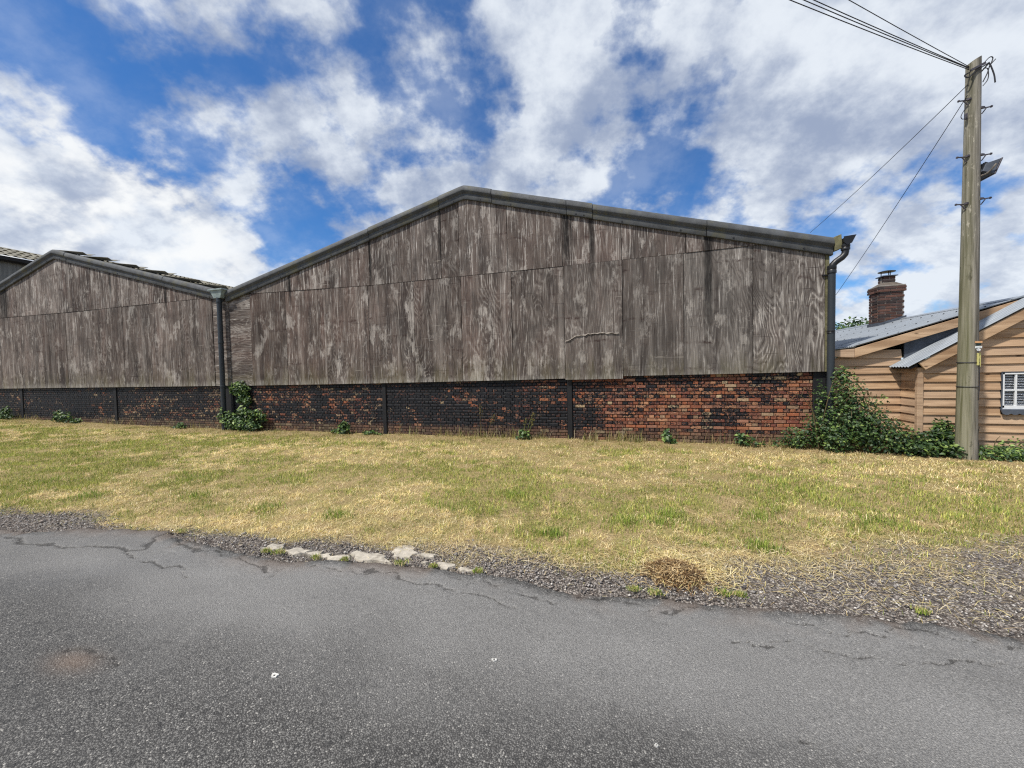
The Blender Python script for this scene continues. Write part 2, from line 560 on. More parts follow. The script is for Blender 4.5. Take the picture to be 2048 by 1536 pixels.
def m_vcol(name, rough=0.8, trans=0.0, var=0.0, spec=0.3):
    t = mat_new(name)
    c = t.attr('col')['Color']
    if var:
        nn = t.noise(world_pos(t), 60, 3, 0.6)
        c = t.mix(t.ramp(nn, 0.3, 0.7, 0, var), c, t.mix(1.0, c, (0.45, 0.45, 0.45, 1), 'MULTIPLY'))
    pset(t, c, rough, spec=spec)
    if trans:
        tr = t.new('ShaderNodeBsdfTranslucent')
        t.put(tr.inputs[0], c)
        mx = t.new('ShaderNodeMixShader')
        mx.inputs[0].default_value = trans
        t.L.new(t.b.outputs[0], mx.inputs[1])
        t.L.new(tr.outputs[0], mx.inputs[2])
        out = [n for n in t.t.nodes if n.type == 'OUTPUT_MATERIAL'][0]
        t.L.new(mx.outputs[0], out.inputs[0])
    return t.mat


M_BRICK, M_MORTAR = m_brick(), m_mortar()
M_GRASS = m_vcol('grass_blades', 0.75, 0.25)
M_LEAF = m_vcol('leaves', 0.5, 0.22, spec=0.4)
M_PEB = m_vcol('pebbles', 0.85, var=0.3)
M_STALK = m_plain('dry_stem', srgb(120, 98, 68), 0.9, 0.2, 20, 0.2)
M_WOODSTEM = m_plain('woody_stem', srgb(96, 84, 58), 0.9, 0.25, 20, 0.3)


def m_boards():
    t = mat_new('larch_board')
    pos = world_pos(t)
    rnd = t.new('ShaderNodeObjectInfo').outputs['Random']
    x, y, z = t.sep(pos)
    off = t.m('MULTIPLY', rnd, 77.0)
    g = t.comb(t.m('ADD', x, off), t.m('ADD', y, off), t.m('MULTIPLY', z, 1.0))
    lowf = t.noise(t.v('MULTIPLY', g, (0.8, 0.8, 9)), 1.0, 4, 0.55, 0.4)
    grain = t.noise(t.v('MULTIPLY', g, (2.2, 2.2, 110)), 1.0, 4, 0.6, 0.3)
    c = t.mix(t.ramp(lowf, 0.3, 0.7), srgb(154, 122, 92), srgb(204, 172, 138))
    c = t.mix(t.ramp(rnd, 0, 1, 0, 0.45, False), c, srgb(176, 156, 138))
    c = t.mix(t.ramp(grain, 0.5, 0.72, 0, 0.55), c, srgb(104, 74, 48))
    k = t.voro(t.v('MULTIPLY', g, (3.2, 3.2, 8.5)), 1.0)
    kr = t.m('MULTIPLY', t.ramp(k, 0.17, 0.06), t.ramp(t.noise(g, 1.7, 2, 0.5), 0.42, 0.55))
    c = t.mix(t.m('MULTIPLY', kr, 0.85), c, srgb(66, 42, 28))
    return pset(t, c, 0.8, t.bump(grain, 0.25, 0.003), spec=0.2)


M_BOARD = m_boards()


def m_pole():
    t = mat_new('weathered_pole')
    pos = world_pos(t)
    x, y, z = t.sep(pos)
    st = t.noise(t.v('MULTIPLY', pos, (26, 26, 0.9)), 1.0, 5, 0.6, 0.4)
    bl = t.noise(t.v('MULTIPLY', pos, (5, 5, 1.2)), 1.0, 4, 0.6)
    c = t.mix(t.ramp(st, 0.3, 0.7), srgb(84, 80, 72), srgb(156, 150, 140))
    # green algae on the weather side of the pole
    side = t.m('SUBTRACT', t.m('ADD', 5.235, t.m('MULTIPLY', bl, 0.12)), x)
    green = t.m('MULTIPLY', t.ramp(side, 0.03, 0.15), t.ramp(z, 5.5, 1.5, 0.45, 1.0))
    c = t.mix(t.m('MULTIPLY', green, 0.42), c, srgb(106, 108, 62))
    cr = t.m('MULTIPLY', t.ramp(t.noise(t.v('MULTIPLY', pos, (34, 34, 0.5)), 1.0, 3, 0.55, 0.5), 0.60, 0.68), t.ramp(t.m('ADD', z, t.m('MULTIPLY', bl, 1.0)), 1.9, 0.9))
    c = t.mix(t.m('MULTIPLY', cr, 0.95), c, srgb(28, 26, 24))
    flk = t.m('MULTIPLY', t.ramp(t.noise(t.v('MULTIPLY', pos, (30, 30, 9)), 1.0, 4, 0.6), 0.60, 0.68), t.ramp(z, 2.8, 3.8))
    c = t.mix(t.m('MULTIPLY', flk, 0.7), c, srgb(178, 172, 156))
    dk = t.ramp(t.noise(t.v('MULTIPLY', pos, (9, 9, 5)), 1.0, 4, 0.6), 0.62, 0.72)
    c = t.mix(t.m('MULTIPLY', dk, 0.6), c, srgb(60, 58, 44))
    return pset(t, c, 0.9, t.bump(t.m('SUBTRACT', st, cr), 0.6, 0.012), spec=0.15)


M_POLE = m_pole()


def m_ground():
    t = mat_new('verge_soil')
    gv = t.sep(t.attr('col')['Color'])[0]
    pos = world_pos(t)
    n = t.noise(pos, 3.0, 6, 0.6)
    nf = t.noise(pos, 90, 4, 0.7)
    st = t.noise(t.v('MULTIPLY', pos, (30, 110, 1)), 1.0, 3, 0.6, 1.0)
    thatch = t.mix(t.ramp(nf, 0.35, 0.65), srgb(92, 76, 52), srgb(184, 162, 120))
    thatch = t.mix(t.ramp(n, 0.4, 0.62, 0, 0.6), thatch, t.mix(t.ramp(st, 0.4, 0.6), srgb(96, 98, 50), srgb(150, 142, 84)))
    vor = t.voro(pos, 75, out='Color')
    vd = t.voro(pos, 75)
    s = t.sep(vor)[0]
    grav = t.mix(t.ramp(s, 0.1, 0.95), srgb(86, 78, 72), srgb(160, 152, 144))
    grav = t.mix(t.ramp(vd, 0.35, 0.6, 0, 0.7), grav, srgb(54, 49, 46))
    c = t.mix(gv, thatch, grav)
    return pset(t, c, 0.95, t.bump(t.m('SUBTRACT', nf, t.m('MULTIPLY', vd, 0.6)), 0.6, 0.01), spec=0.15)


def m_asphalt():
    t = mat_new('worn_asphalt')
    at = t.attr('col')
    r_, g_, b_ = t.sep(at['Color'])           # r: crack, g: worn tone plus painted sheen, b: pale dust
    pos = world_pos(t)
    vor = t.new('ShaderNodeTexVoronoi')
    t.put(vor.inputs['Vector'], pos)
    vor.inputs['Scale'].default_value = 150
    cell = t.sep(vor.outputs['Color'])
    vd = vor.outputs['Distance']
    v2 = t.sep(t.voro(pos, 46, out='Color'))
    n = t.noise(pos, 1.3, 6, 0.6)
    nf = t.noise(pos, 160, 2, 0.6)
    c = t.mix(t.ramp(cell[0], 0.0, 1.0), srgb(72, 70, 68), srgb(132, 130, 126))
    c = t.mix(t.ramp(vd, 0.32, 0.62, 0, 0.8), c, srgb(50, 49, 48))
    c = t.mix(t.ramp(cell[1], 0.975, 0.982, 0, 0.6), c, srgb(190, 186, 178))
    c = t.mix(t.ramp(v2[1], 0.955, 0.96, 0, 0.6), c, srgb(40, 40, 40))
    c = t.mix(t.ramp(n, 0.35, 0.65, 0.22, 0.0), c, srgb(56, 55, 54))
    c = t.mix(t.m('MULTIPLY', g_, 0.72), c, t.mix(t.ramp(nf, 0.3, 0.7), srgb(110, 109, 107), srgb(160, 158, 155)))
    c = t.mix(t.m('MULTIPLY', b_, 0.55), c, srgb(122, 104, 90))
    c = t.mix(t.m('MULTIPLY', t.ramp(t.m('ADD', r_, t.m('MULTIPLY', t.m('SUBTRACT', t.noise(pos, 55, 3, 0.65), 0.5), 1.1)), 0.46, 0.74), 0.62), c, t.mix(t.ramp(nf, 0.3, 0.7), srgb(22, 22, 22), srgb(50, 47, 44)))
    h = t.m('SUBTRACT', t.m('MULTIPLY', cell[2], 0.5), vd)
    return pset(t, c, t.ramp(cell[0], 0, 1, 0.62, 0.85), t.bump(h, 0.75, 0.006), spec=0.35)


M_GROUND, M_ROAD = m_ground(), m_asphalt()
M_CONC = m_plain('broken_concrete', srgb(176, 168, 154), 0.95, 0.2, 18, 0.7, dirt=srgb(116, 108, 96))
M_CHB = m_vcol('chimney_brick', 0.9, var=0.6, spec=0.2)

# ------------------------------------------------------------------ ground, road, verge
EDGE = np.array([(-90, 2.2), (-7, 2.30), (-5.9, 2.36), (-5.4, 2.58), (-4.7, 2.68), (-4.45, 2.72), (-4.1, 2.60), (-3.8, 2.60), (-2.8, 2.50), (-2.25, 2.66),
                 (-1.57, 2.71), (-0.95, 2.74), (-0.54, 2.66), (0.135, 2.70), (0.75, 2.77), (1.46, 2.86), (2.13, 2.86), (5, 3.0), (90, 3.4)])
GRAV = np.array([(-90, 2.7), (-9, 2.72), (-7.5, 2.76), (-6.1, 2.82), (-4.66, 2.80), (-4.3, 2.90), (-3.3, 2.88), (-2.5, 2.97), (-1.8, 3.06), (-1.05, 3.08),
                 (-0.2, 3.15), (0.36, 3.32), (0.96, 3.52), (1.86, 3.9), (2.74, 4.2), (3.35, 4.35), (6, 4.7), (90, 5)])


def road_edge(x):
    return np.interp(x, EDGE[:, 0], EDGE[:, 1]) + (fbm(x * 5.0, x * 0 + 3.3, 5, 4) - 0.5) * 0.10 + (vnoise(x * 30, x * 0 + 9, 2) - 0.5) * 0.025


def gravel_mask(x, y):
    e = np.interp(x, GRAV[:, 0], GRAV[:, 1])
    soft = 0.17 + 0.25 * sstep(0.0, 2.5, x)
    return sstep(soft, -soft, y - e - (fbm(x * 2.2, y * 3.2, 31, 4) - 0.5) * (0.6 + 0.6 * sstep(0.0, 2.5, x)))


def ground_z(x, y):
    z = (fbm(x * 1.3, y * 1.3, 41, 4) - 0.5) * 0.05 + (fbm(x * 7, y * 7, 43, 3) - 0.5) * 0.018
    z = z + 0.16 * sstep(-13, -23, x) * sstep(3.0, 8.0, y)
    z = z * sstep(2.4, 3.4, y) + (-0.02) * sstep(3.3, 2.7, y)
    z = z + np.where(y > 8.55, 0, 0)
    z = np.where(y < np.interp(x, EDGE[:, 0], EDGE[:, 1]) - 0.2, -0.07, z)
    return z


def axis(lo, hi, step, far_lo, far_hi, n):
    a = np.arange(lo, hi + 1e-6, step)
    l = lo - np.geomspace(step * 2, lo - far_lo, n)[::-1]
    r = hi + np.geomspace(step * 2, far_hi - hi, n)
    return np.concatenate([l, a, r])


def grid_faces(nx, ny):
    i = np.arange(nx * ny).reshape(ny, nx)
    return np.stack([i[:-1, :-1].ravel(), i[:-1, 1:].ravel(), i[1:, 1:].ravel(), i[1:, :-1].ravel()], 1)


gx, gy = axis(-27, 9, 0.09, -900, 900, 16), axis(2.2, 9.2, 0.07, -900, 900, 16)
X, Y = np.meshgrid(gx, gy)
Z = ground_z(X, Y)
gm = gravel_mask(X, Y)
c = np.stack([gm.ravel()] * 3, 1)
link('ground', raw_mesh('ground', np.stack([X.ravel(), Y.ravel(), Z.ravel()], 1), grid_faces(len(gx), len(gy)), True, c), M_GROUND, kind='structure')

# road
CRACKS = [[(-7.5, 2.10), (-5.86, 2.16), (-5.3, 2.17), (-4.88, 2.23), (-4.42, 2.27), (-4.25, 2.40), (-4.45, 2.68)],
          [(-4.34, 2.27), (-3.9, 2.20), (-3.55, 2.20), (-3.3, 2.14)], [(-2.72, 2.22), (-2.62, 2.36), (-2.45, 2.43), (-1.9, 2.48)],
          [(-2.0, 2.5), (-1.5, 2.52), (-1.1, 2.45), (-0.7, 2.36)], [(-1.3, 2.58), (-0.8, 2.60), (-0.45, 2.50)],
          [(-4.2, 2.62), (-3.7, 2.44), (-3.2, 2.47), (-2.75, 2.36)],
          [(0.55, 2.37), (0.85, 2.42), (1.05, 2.40), (1.35, 2.46), (1.7, 2.50), (2.3, 2.58)], [(0.9, 2.63), (1.35, 2.66), (1.75, 2.70), (2.4, 2.76)],
          [(-0.35, 2.62), (0.1, 2.58), (0.5, 2.66)], [(0.55, 1.75), (0.75, 1.82), (1.0, 1.80)], [(-3.1, 1.33), (-2.85, 1.36), (-2.6, 1.37)]]
CW = [0.022, 0.013, 0.011, 0.014, 0.010, 0.013, 0.010, 0.009, 0.009, 0.006, 0.010]


def seg_dist(x, y, pl):
    best = np.full(x.shape, 1e9)
    for (ax, ay), (bx, by) in zip(pl[:-1], pl[1:]):
        t = np.clip(((x - ax) * (bx - ax) + (y - ay) * (by - ay)) / ((bx - ax) ** 2 + (by - ay) ** 2), 0, 1)
        best = np.minimum(best, np.hypot(x - ax - t * (bx - ax), y - ay - t * (by - ay)))
    return best


rx = axis(-8, 5, 0.017, -90, 90, 14)
ty = np.concatenate([np.linspace(-7, 0.5, 14), np.linspace(0.56, 2.40, 96), np.linspace(2.412, 2.99, 44)])   # nominal y, last = edge
X, T = np.meshgrid(rx, ty)
E = road_edge(X)
Y = np.where(T > 0.5, 0.5 + (T - 0.5) * (E - 0.5) / (2.99 - 0.5), T)
wx = X + (fbm(X * 4, Y * 4, 61, 5) - 0.5) * 0.26
wy = Y + (fbm(X * 4, Y * 4, 67, 5) - 0.5) * 0.26
crack = np.zeros_like(X)
near = (X > -8) & (X < 5) & (Y > 0.9)
for pl, w in zip(CRACKS, CW):
    dd = seg_dist(wx[near], wy[near], pl)
    ww = w * (0.05 + 1.7 * vnoise(X[near] * 7, Y[near] * 7, 71)) * (0.4 + 1.2 * vnoise(X[near] * 40, Y[near] * 40, 72))
    crack[near] = np.maximum(crack[near], sstep(ww * 1.3, ww * 0.3, dd))
# crazed and broken edge of the tarmac
crz = sstep(0.42, 0.10, E - Y + (fbm(X * 4, Y * 6, 73, 4) - 0.5) * 0.45) * sstep(0.55, 0.66, fbm(X * 16, Y * 24, 77, 3))
crack = np.maximum(crack, crz * 0.5)
crack = np.maximum(crack, sstep(0.05, 0.0, E - Y) * sstep(0.25, 0.5, vnoise(X * 6, Y, 79)) * 0.8)
wear_sheen = sstep(1.2, 2.15, Y + (fbm(X * 0.9, Y * 1.6, 81, 4) - 0.5) * 0.9) * (0.55 + 0.6 * (fbm(X * 1.1, Y * 2.5, 83, 4)))  # lighter far strip: worn surface plus grazing-angle sheen painted into the colour
wear_sheen = wear_sheen * (0.62 + 0.38 * sstep(-6.5, -3, X)) * sstep(0.02, 0.16, E - Y)
dust = np.exp(-(((X + 2.93) / 0.16) ** 2 + ((Y - 1.30) / 0.07) ** 2)) * sstep(0.3, 0.6, fbm(X * 12, Y * 12, 87, 3) + 0.25)
dust = np.maximum(dust, 0.7 * sstep(0.30, 0.0, E - Y) * sstep(0.45, 0.6, fbm(X * 3, Y * 3, 89, 3)))
Z = 0.022 + (fbm(X * 0.8, Y * 0.8, 91, 3) - 0.5) * 0.02 - 0.014 * crack
Z = Z - 0.05 * (T >= 2.985) - 0.006 * sstep(0.06, 0.0, E - Y)
c = np.stack([crack.ravel(), np.clip(wear_sheen, 0, 1).ravel(), np.clip(dust, 0, 1).ravel()], 1)
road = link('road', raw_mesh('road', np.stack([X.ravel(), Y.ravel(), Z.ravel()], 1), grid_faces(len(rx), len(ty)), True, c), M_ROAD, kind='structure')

# broken concrete kerb pieces showing through along the road edge
for (sx, sy, lx, ly, rz) in ((-3.11, 2.72, 0.13, 0.085, 0.35), (-2.84, 2.705, 0.15, 0.07, 0.2), (-2.65, 2.715, 0.08, 0.05, 0.3), (-2.54, 2.70, 0.09, 0.06, 0.4), (-2.38, 2.71, 0.10, 0.06, 0.35),
                             (-2.12, 2.785, 0.25, 0.105, 0.02), (-1.89, 2.935, 0.155, 0.10, 0.12), (-1.655, 2.915, 0.09, 0.045, 0.1), (-1.43, 2.80, 0.10, 0.055, -0.2), (-1.25, 2.785, 0.075, 0.03, -0.1),
                             (-3.27, 2.86, 0.035, 0.03, 0), (-1.62, 2.80, 0.035, 0.022, 0.4)):
    bm = bmesh.new()
    k = 13
    ring = []
    for j in range(k):
        a = 2 * math.pi * j / k
        rr = random.uniform(0.5, 1.12)
        u, v_ = math.cos(a) * lx * rr, math.sin(a) * ly * rr
        ring.append((sx + u * math.cos(rz) - v_ * math.sin(rz), sy + u * math.sin(rz) + v_ * math.cos(rz)))
    top = [bm.verts.new((q[0], q[1], 0.001 + random.uniform(-0.008, 0.006))) for q in ring]
    bot = [bm.verts.new((q[0] + (q[0] - sx) * 0.12, q[1] + (q[1] - sy) * 0.12, -0.03)) for q in ring]
    cv = bm.verts.new((sx, sy, 0.008))
    for j in range(k):
        bm.faces.new((top[j], top[(j + 1) % k], cv))
        bm.faces.new((bot[j], bot[(j + 1) % k], top[(j + 1) % k], top[j]))
    me = bpy.data.meshes.new('stone')
    bm.to_mesh(me)
    bm.free()
    link('stone', me, M_CONC, road)


# ------------------------------------------------------------------ brickwork
PAL = [srgb(166, 100, 70), srgb(146, 88, 66), srgb(172, 112, 80), srgb(130, 84, 68), srgb(164, 116, 94), srgb(150, 100, 78), srgb(136, 82, 68), srgb(184, 134, 102)]
PALE = [srgb(196, 170, 134), srgb(178, 150, 120), srgb(160, 130, 104), srgb(150, 104, 80)]
CH, BL = 0.0712, 0.2147


def brick_verts(x0, x1, y0, z0, z1, dep=0.09):
    b = 0.004
    j = lambda: random.uniform(-0.0025, 0.0025)
    f = [(x0 + b + j(), y0, z0 + b + j()), (x1 - b + j(), y0, z0 + b + j()), (x1 - b + j(), y0, z1 - b + j()), (x0 + b + j(), y0, z1 - b + j())]
    m_ = [(x0, y0 + b, z0), (x1, y0 + b, z0), (x1, y0 + b, z1), (x0, y0 + b, z1)]
    k = [(x0, y0 + dep, z0), (x1, y0 + dep, z0), (x1, y0 + dep, z1), (x0, y0 + dep, z1)]
    F = [(0, 1, 2, 3)]
    for a in (0, 4):
        for i in range(4):
            F.append((a + i, a + 4 + i, a + 4 + (i + 1) % 4, a + (i + 1) % 4))
    return f + m_ + k, F


def brick_wall(parent, bays, y, zfun, tarfun, n_single, palefun):
    """English bond; the nearest n_single bricks are objects of their own"""
    mb = MB()
    for (a, b) in bays:
        mb.box(a, b, y + 0.016, y + 0.20, -0.15, 1.46)
    wall = mb.build('brick_wall', M_MORTAR, parent)
    items = []
    for (a, b) in bays:
        for r_ in range(-1, 20):
            z0 = r_ * CH
            stret = r_ % 2 == 0
            w = BL if stret else BL / 2
            x = b + (0.0 if stret else BL / 4) - 0.0
            while x > a + 0.01:
                x1, x0 = min(x, b), max(x - w, a)
                if x1 - x0 > 0.03:
                    items.append((x0 + 0.0065, x1 - 0.0065, z0 + 0.0072 + random.uniform(-.001, .001), z0 + CH - 0.0072, stret))
                x -= w
    items.sort(key=lambda q: -(q[0] + (2 if q[4] else 0) * 0.25 if q[2] > 0.05 else -99))
    big = MB()
    bb = base_of(parent)
    for i, (x0, x1, z0, z1, st) in enumerate(items):
        xm, zm = (x0 + x1) / 2, (z0 + z1) / 2
        V, F = brick_verts(x0, x1, y + random.uniform(-0.003, 0.004), z0, z1)
        pal = PALE if random.random() < palefun(xm) else PAL
        cc = random.choice(pal)
        k = random.uniform(0.75, 1.08)
        tar = tarfun(xm, zm, st)
        cc = (cc[0] * k, cc[1] * k, cc[2] * k, tar)
        if i < n_single:
            me = raw_mesh('brick', np.array(V) - bb, F, col=np.array([cc] * len(V)))
            link('brick', me, M_BRICK, wall)
        else:
            big.add(V, F, cc)
    me = raw_mesh('far_bricks', np.array(big.V) - bb, big.F, col=np.array(big.C))
    link('bricks', me, M_BRICK, wall, kind='stuff')
    return wall


def tar_main(x, z, st):
    f = float(fbm(np.array(x * 1.1), np.array(z * 2.2), 101, 3))
    t0 = np.interp(x, [-11, -9, -7, -5.5, -3, -1.8, -1.2, 0.0, 1.5, 3.4], [0.92, 0.78, 0.78, 0.94, 0.94, 0.76, 0.58, 0.52, 0.47, 0.36])
    return float(np.clip(t0 + (f - 0.5) * 1.0 + (-0.12 if st else 0.14) * sstep(-2, 0, x) + random.gauss(0, 0.20), -0.2, 1.3))


def tar_left(x, z, st):
    f = float(fbm(np.array(x * 1.1), np.array(z * 2.2), 103, 3))
    t0 = np.interp(x, [-24, -17, -16, -12], [0.98, 1.02, 0.86, 0.80])
    return float(np.clip(t0 + (f - 0.5) * 0.6 + random.gauss(0, 0.16), -0.2, 1.3))


# ------------------------------------------------------------------ barns
YC = 8.62      # face of the plywood
YB = 8.70      # face of the brickwork


def top_main(x):
    return float(np.interp(x, [-11.25, -3.62, 3.66], [4.07, 5.935, 3.885]))


def top_left(x):
    return float(np.interp(x, [-27.0, -19.08, -11.30], [4.02, 6.125, 4.09]))


def panel(parent, x0, x1, zb0, zb1, ztop, topf, mat, yoff=0.0, name='plywood_panel', label=None, fig=None, grey=None):
    """one sheet, cut to the rake where it meets the roof"""
    g = 0.006
    x0, x1 = x0 + g, x1 - g
    xs = [x0]
    for ax in (-3.62, -19.08):
        if x0 < ax < x1:
            xs.append(ax)
    if ztop is not None:
        n = 24
        for i in range(1, n):
            xs.append(x0 + (x1 - x0) * i / n)
    xs = sorted(set(xs + [x1]))
    up_ = [(x, (topf(x) - 0.20) if ztop is None else min(ztop(x), topf(x) - 0.20)) for x in xs]
    poly = [(x0, zb0), (x1, zb1)] + up_[::-1]
    out = []
    for i, q in enumerate(poly):       # drop collinear points
        a, b_ = poly[i - 1], poly[(i + 1) % len(poly)]
        if abs((q[0] - a[0]) * (b_[1] - a[1]) - (q[1] - a[1]) * (b_[0] - a[0])) > 1e-5 or len(poly) <= 4:
            out.append(q)
    if max(q[1] for q in out) - min(zb0, zb1) < 0.05:
        return None
    mb = MB().prism_y(out, YC + yoff, YC + yoff + 0.018)
    o = mb.build(name, mat, parent)
    o.color = (random.uniform(0.1, 0.6) if fig is None else fig * 0.8, random.uniform(0.1, 0.6) if grey is None else grey, random.uniform(0.82, 1.2), 1)
    return o


def barge(parent, topf, a, b, dz=0.0, dy=0.0, name='barge_board'):
    prof = [(8.665, -0.285), (8.575, -0.285), (8.568, -0.275), (8.570, -0.155), (8.520, -0.105), (8.515, -0.085), (8.532, 0.0), (8.560, 0.028), (8.62, 0.042), (8.82, 0.042), (8.82, 0.02), (8.665, 0.0)]
    xs = [a, b]
    for ax in (-3.62, -19.08):
        if a < ax < b:
            xs = [a, ax - 0.12, ax, ax + 0.12, b]
    def tz(x):
        for ax in (-3.62, -19.08):
            if abs(x - ax) < 0.01:
                return topf(x) - 0.008
        return topf(x)
    mb = MB().sweep(xs, lambda i: [(xs[i], y - dy, tz(xs[i]) - 0.04 + n + dz) for y, n in prof])
    o = mb.build(name, M_CEM, parent, smooth=True)
    n = max(2, int((b - a) / 0.75))
    for i in range(n):
        x = a + (b - a) * (i + 0.5) / n + random.uniform(-0.1, 0.1)
        MB().lathe((x, 8.571 - dy, topf(x) - 0.285 + dz), [(0.001, -0.012), (0.014, -0.012), (0.018, -0.004), (0.018, 0.006)], 8, axis=(0, 1, 0)).build('bolt', M_BOLT, o)
    return o


def corrugated(x0, z0, x1, z1, ya, yb, pitch=0.146, amp=0.026, thick=0.010, lift=0.0, per=10):
    """sheet whose ridges run from (x0,z0) (upper) to (x1,z1) (lower)"""
    ny = int((yb - ya) / pitch * per) + 1
    ys = np.linspace(ya, yb, ny)
    h = amp * np.cos((ys - ya) / pitch * 2 * math.pi)
    L = math.hypot(x1 - x0, z1 - z0)
    nx, nz = -(z1 - z0) / L, (x1 - x0) / L
    if nz < 0:
        nx, nz = -nx, -nz
    V, F = [], []
    for (x, z, l) in ((x0, z0, 0.0), (x1, z1, lift)):
        for s in (0, -thick):
            for y, hh in zip(ys, h):
                V.append((x + nx * (hh + s + l), y, z + nz * (hh + s + l)))
    n = ny
    for j in range(n - 1):
        F.append((j, j + 1, 2 * n + j + 1, 2 * n + j))
        F.append((n + j + 1, n + j, 3 * n + j, 3 * n + j + 1))
        F.append((j + 1, j, n + j, n + j + 1))
        F.append((2 * n + j, 2 * n + j + 1, 3 * n + j + 1, 3 * n + j))
    F.append((0, 2 * n, 3 * n, n))
    F.append((n - 1, 2 * n - 1, 4 * n - 1, 3 * n - 1))
    return V, F


def roof_sheets(parent, apex, eave, topf, y0, y1, courses, mat, near=None):
    """overlapping courses of corrugated sheet from apex to eave"""
    sg = 1 if eave > apex else -1
    sl = (topf(eave) - topf(apex)) / (eave - apex)
    for i in range(courses):
        a = apex + (eave - apex) * i / courses
        b = apex + (eave - apex) * (i + 1) / courses + sg * (0.18 if i < courses - 1 else 0.05)
        za, zb = topf(apex) + sl * (a - apex) - 0.02, topf(apex) + sl * (b - apex) - 0.02
        V, F = corrugated(a, za, b, zb, y0 if near is None else near, y1, lift=0.055, per=8)
        MB().add(V, F).build('roof_sheet', mat, parent, smooth=True)
        if near is not None:          # verge sheet with its lifted, sagging lower edge
            j = random.uniform(-0.12, 0.12)
            b2 = b + j
            V, F = corrugated(a + j, za + 0.03, b2, topf(apex) + sl * (b2 - apex) + 0.01, y0, near - 0.02, pitch=0.34, amp=0.035, thick=0.012, lift=0.12 + random.uniform(-.02, .04), per=14)
            MB().add(V, F).build('verge_sheet', mat, parent, smooth=True)


# ---- large barn in the middle
barn = empty('barn', (-3.62, 8.7, 0), 'wide gabled barn of weathered plywood above a tarred red brick wall', 'barn', 'barns side by side')
MB().prism_y([(-11.2, 1.44), (3.56, 1.44), (3.56, top_main(3.56) - 0.12), (-3.62, top_main(-3.62) - 0.12), (-11.2, top_main(-11.2) - 0.12)], 8.66, 8.75).build('backing_frame', M_DARK, barn)
brick_wall(barn, [(-11.22, -6.09), (-5.985, -1.285), (-1.175, 3.40)], YB, None, tar_main, 300, lambda x: float(np.interp(x, [-11, -8, -5, 3], [0.55, 0.35, 0.10, 0.10])))
for a, b in ((-6.09, -5.985), (-1.285, -1.175), (3.40, 3.60)):
    MB().box(a, b, YB - 0.025, YB + 0.15, -0.1, 1.46).build('post', M_DARK, barn, bevel=0.006)
MIDZ = lambda x: float(np.interp(x, [-10.3, -6.3, -1.3, 1.2, 2.7, 3.6], [3.93, 3.838, 3.85, 3.877, 3.892, 3.90]))
lowx = [-10.36, -9.08, -7.72, -6.38, -5.06, -3.78, -2.52, -1.31]
botz = lambda x: float(np.interp(x, [-10.4, -6.4, -2.5, -1.31], [1.30, 1.318, 1.352, 1.372]))
for a, b, fg, gy_ in zip(lowx[:-1], lowx[1:], (0.25, 0.3, 0.4, 1.0, 0.85, 0.5, 0.55), (0.15, 0.1, 0.2, 0.35, 0.3, 0.25, 0.35)):
    panel(barn, a, b, botz(a), botz(b), MIDZ, top_main, M_PLY, random.uniform(-0.006, 0.006), fig=fg, grey=gy_)
for a, b, z0, z1, yo, fg, gy_ in ((-1.31, -0.07, 1.342, 1.350, -0.012, 0.35, 0.5), (-0.07, 1.13, 1.405, 1.412, 0.0, 0.0, 0.55), (1.13, 2.375, 1.412, 1.42, 0.004, 0.5, 1.0), (2.375, 3.555, 1.42, 1.432, -0.004, 1.0, 0.75)):
    panel(barn, a, b, z0, z1, MIDZ, top_main, M_PLY, yo, fig=fg, grey=gy_)
upx = [-10.3, -8.9, -7.55, -6.30, -5.10, -4.28, -3.80, -2.60, -1.33, -0.08, 1.17, 2.55]
for a, b in zip(upx[:-1], upx[1:]):
    q0, q1 = MIDZ(a) + 0.006, MIDZ(b) + 0.006
    if top_main(a) - 0.2 < q0:
        a = a + (q0 - top_main(a) + 0.2) / 0.2445 + 0.05
        q0 = MIDZ(a) + 0.006
    if top_main(b) - 0.2 < q1:
        b = 2.40
        q1 = MIDZ(b) + 0.006
    panel(barn, a, b, q0, q1, None, top_main, M_PLY, random.uniform(-0.012, -0.002))
panel(barn, -11.20, -10.375, 1.30, 1.30, lambda x: 3.95, top_main, M_PLYH, 0.020)
MB().box(3.56, 3.62, YC - 0.004, YC + 0.08, 1.43, 3.62).build('corner_batten', M_LICHEN, barn)
# peeled lip of the delaminated sheet
lip = MB()
pts = [(-1.29, 2.19), (-1.18, 2.23), (-1.1, 2.285), (-0.9, 2.32), (-0.7, 2.335), (-0.5, 2.345), (-0.3, 2.33), (-0.1, 2.315)]
pts = [(a + (b - a) * k / 4, za + (zb - za) * k / 4 + random.uniform(-0.012, 0.012)) for (a, za), (b, zb) in zip(pts[:-1], pts[1:]) for k in range(4)]
lip.sweep(pts, lambda i: [(pts[i][0], YC - 0.013, pts[i][1] + 0.016), (pts[i][0], YC - 0.026 - random.uniform(0, .014), pts[i][1] - random.uniform(-0.006, 0.014)), (pts[i][0], YC - 0.022, pts[i][1] + 0.006), (pts[i][0], YC - 0.010, pts[i][1] + 0.010)])
M_PEEL = m_plain('bare_veneer', srgb(128, 120, 111), 0.9, 0.5, 12, 0.4)
lip.build('peeling_veneer', M_PEEL, barn)
jx = [-11.22, -6.26, -4.27, -2.93, -1.22, -0.66, 1.55, 3.66]
for i, (a, b) in enumerate(zip(jx[:-1], jx[1:])):
    barge(barn, top_main, a + 0.006, b - 0.006, dz=(0.0, 0.012, 0.018, 0.010, 0.012, 0.0, 0.004)[i], dy=(0.0, 0.006, 0.012, 0.004, 0.010, 0.0, 0.006)[i])
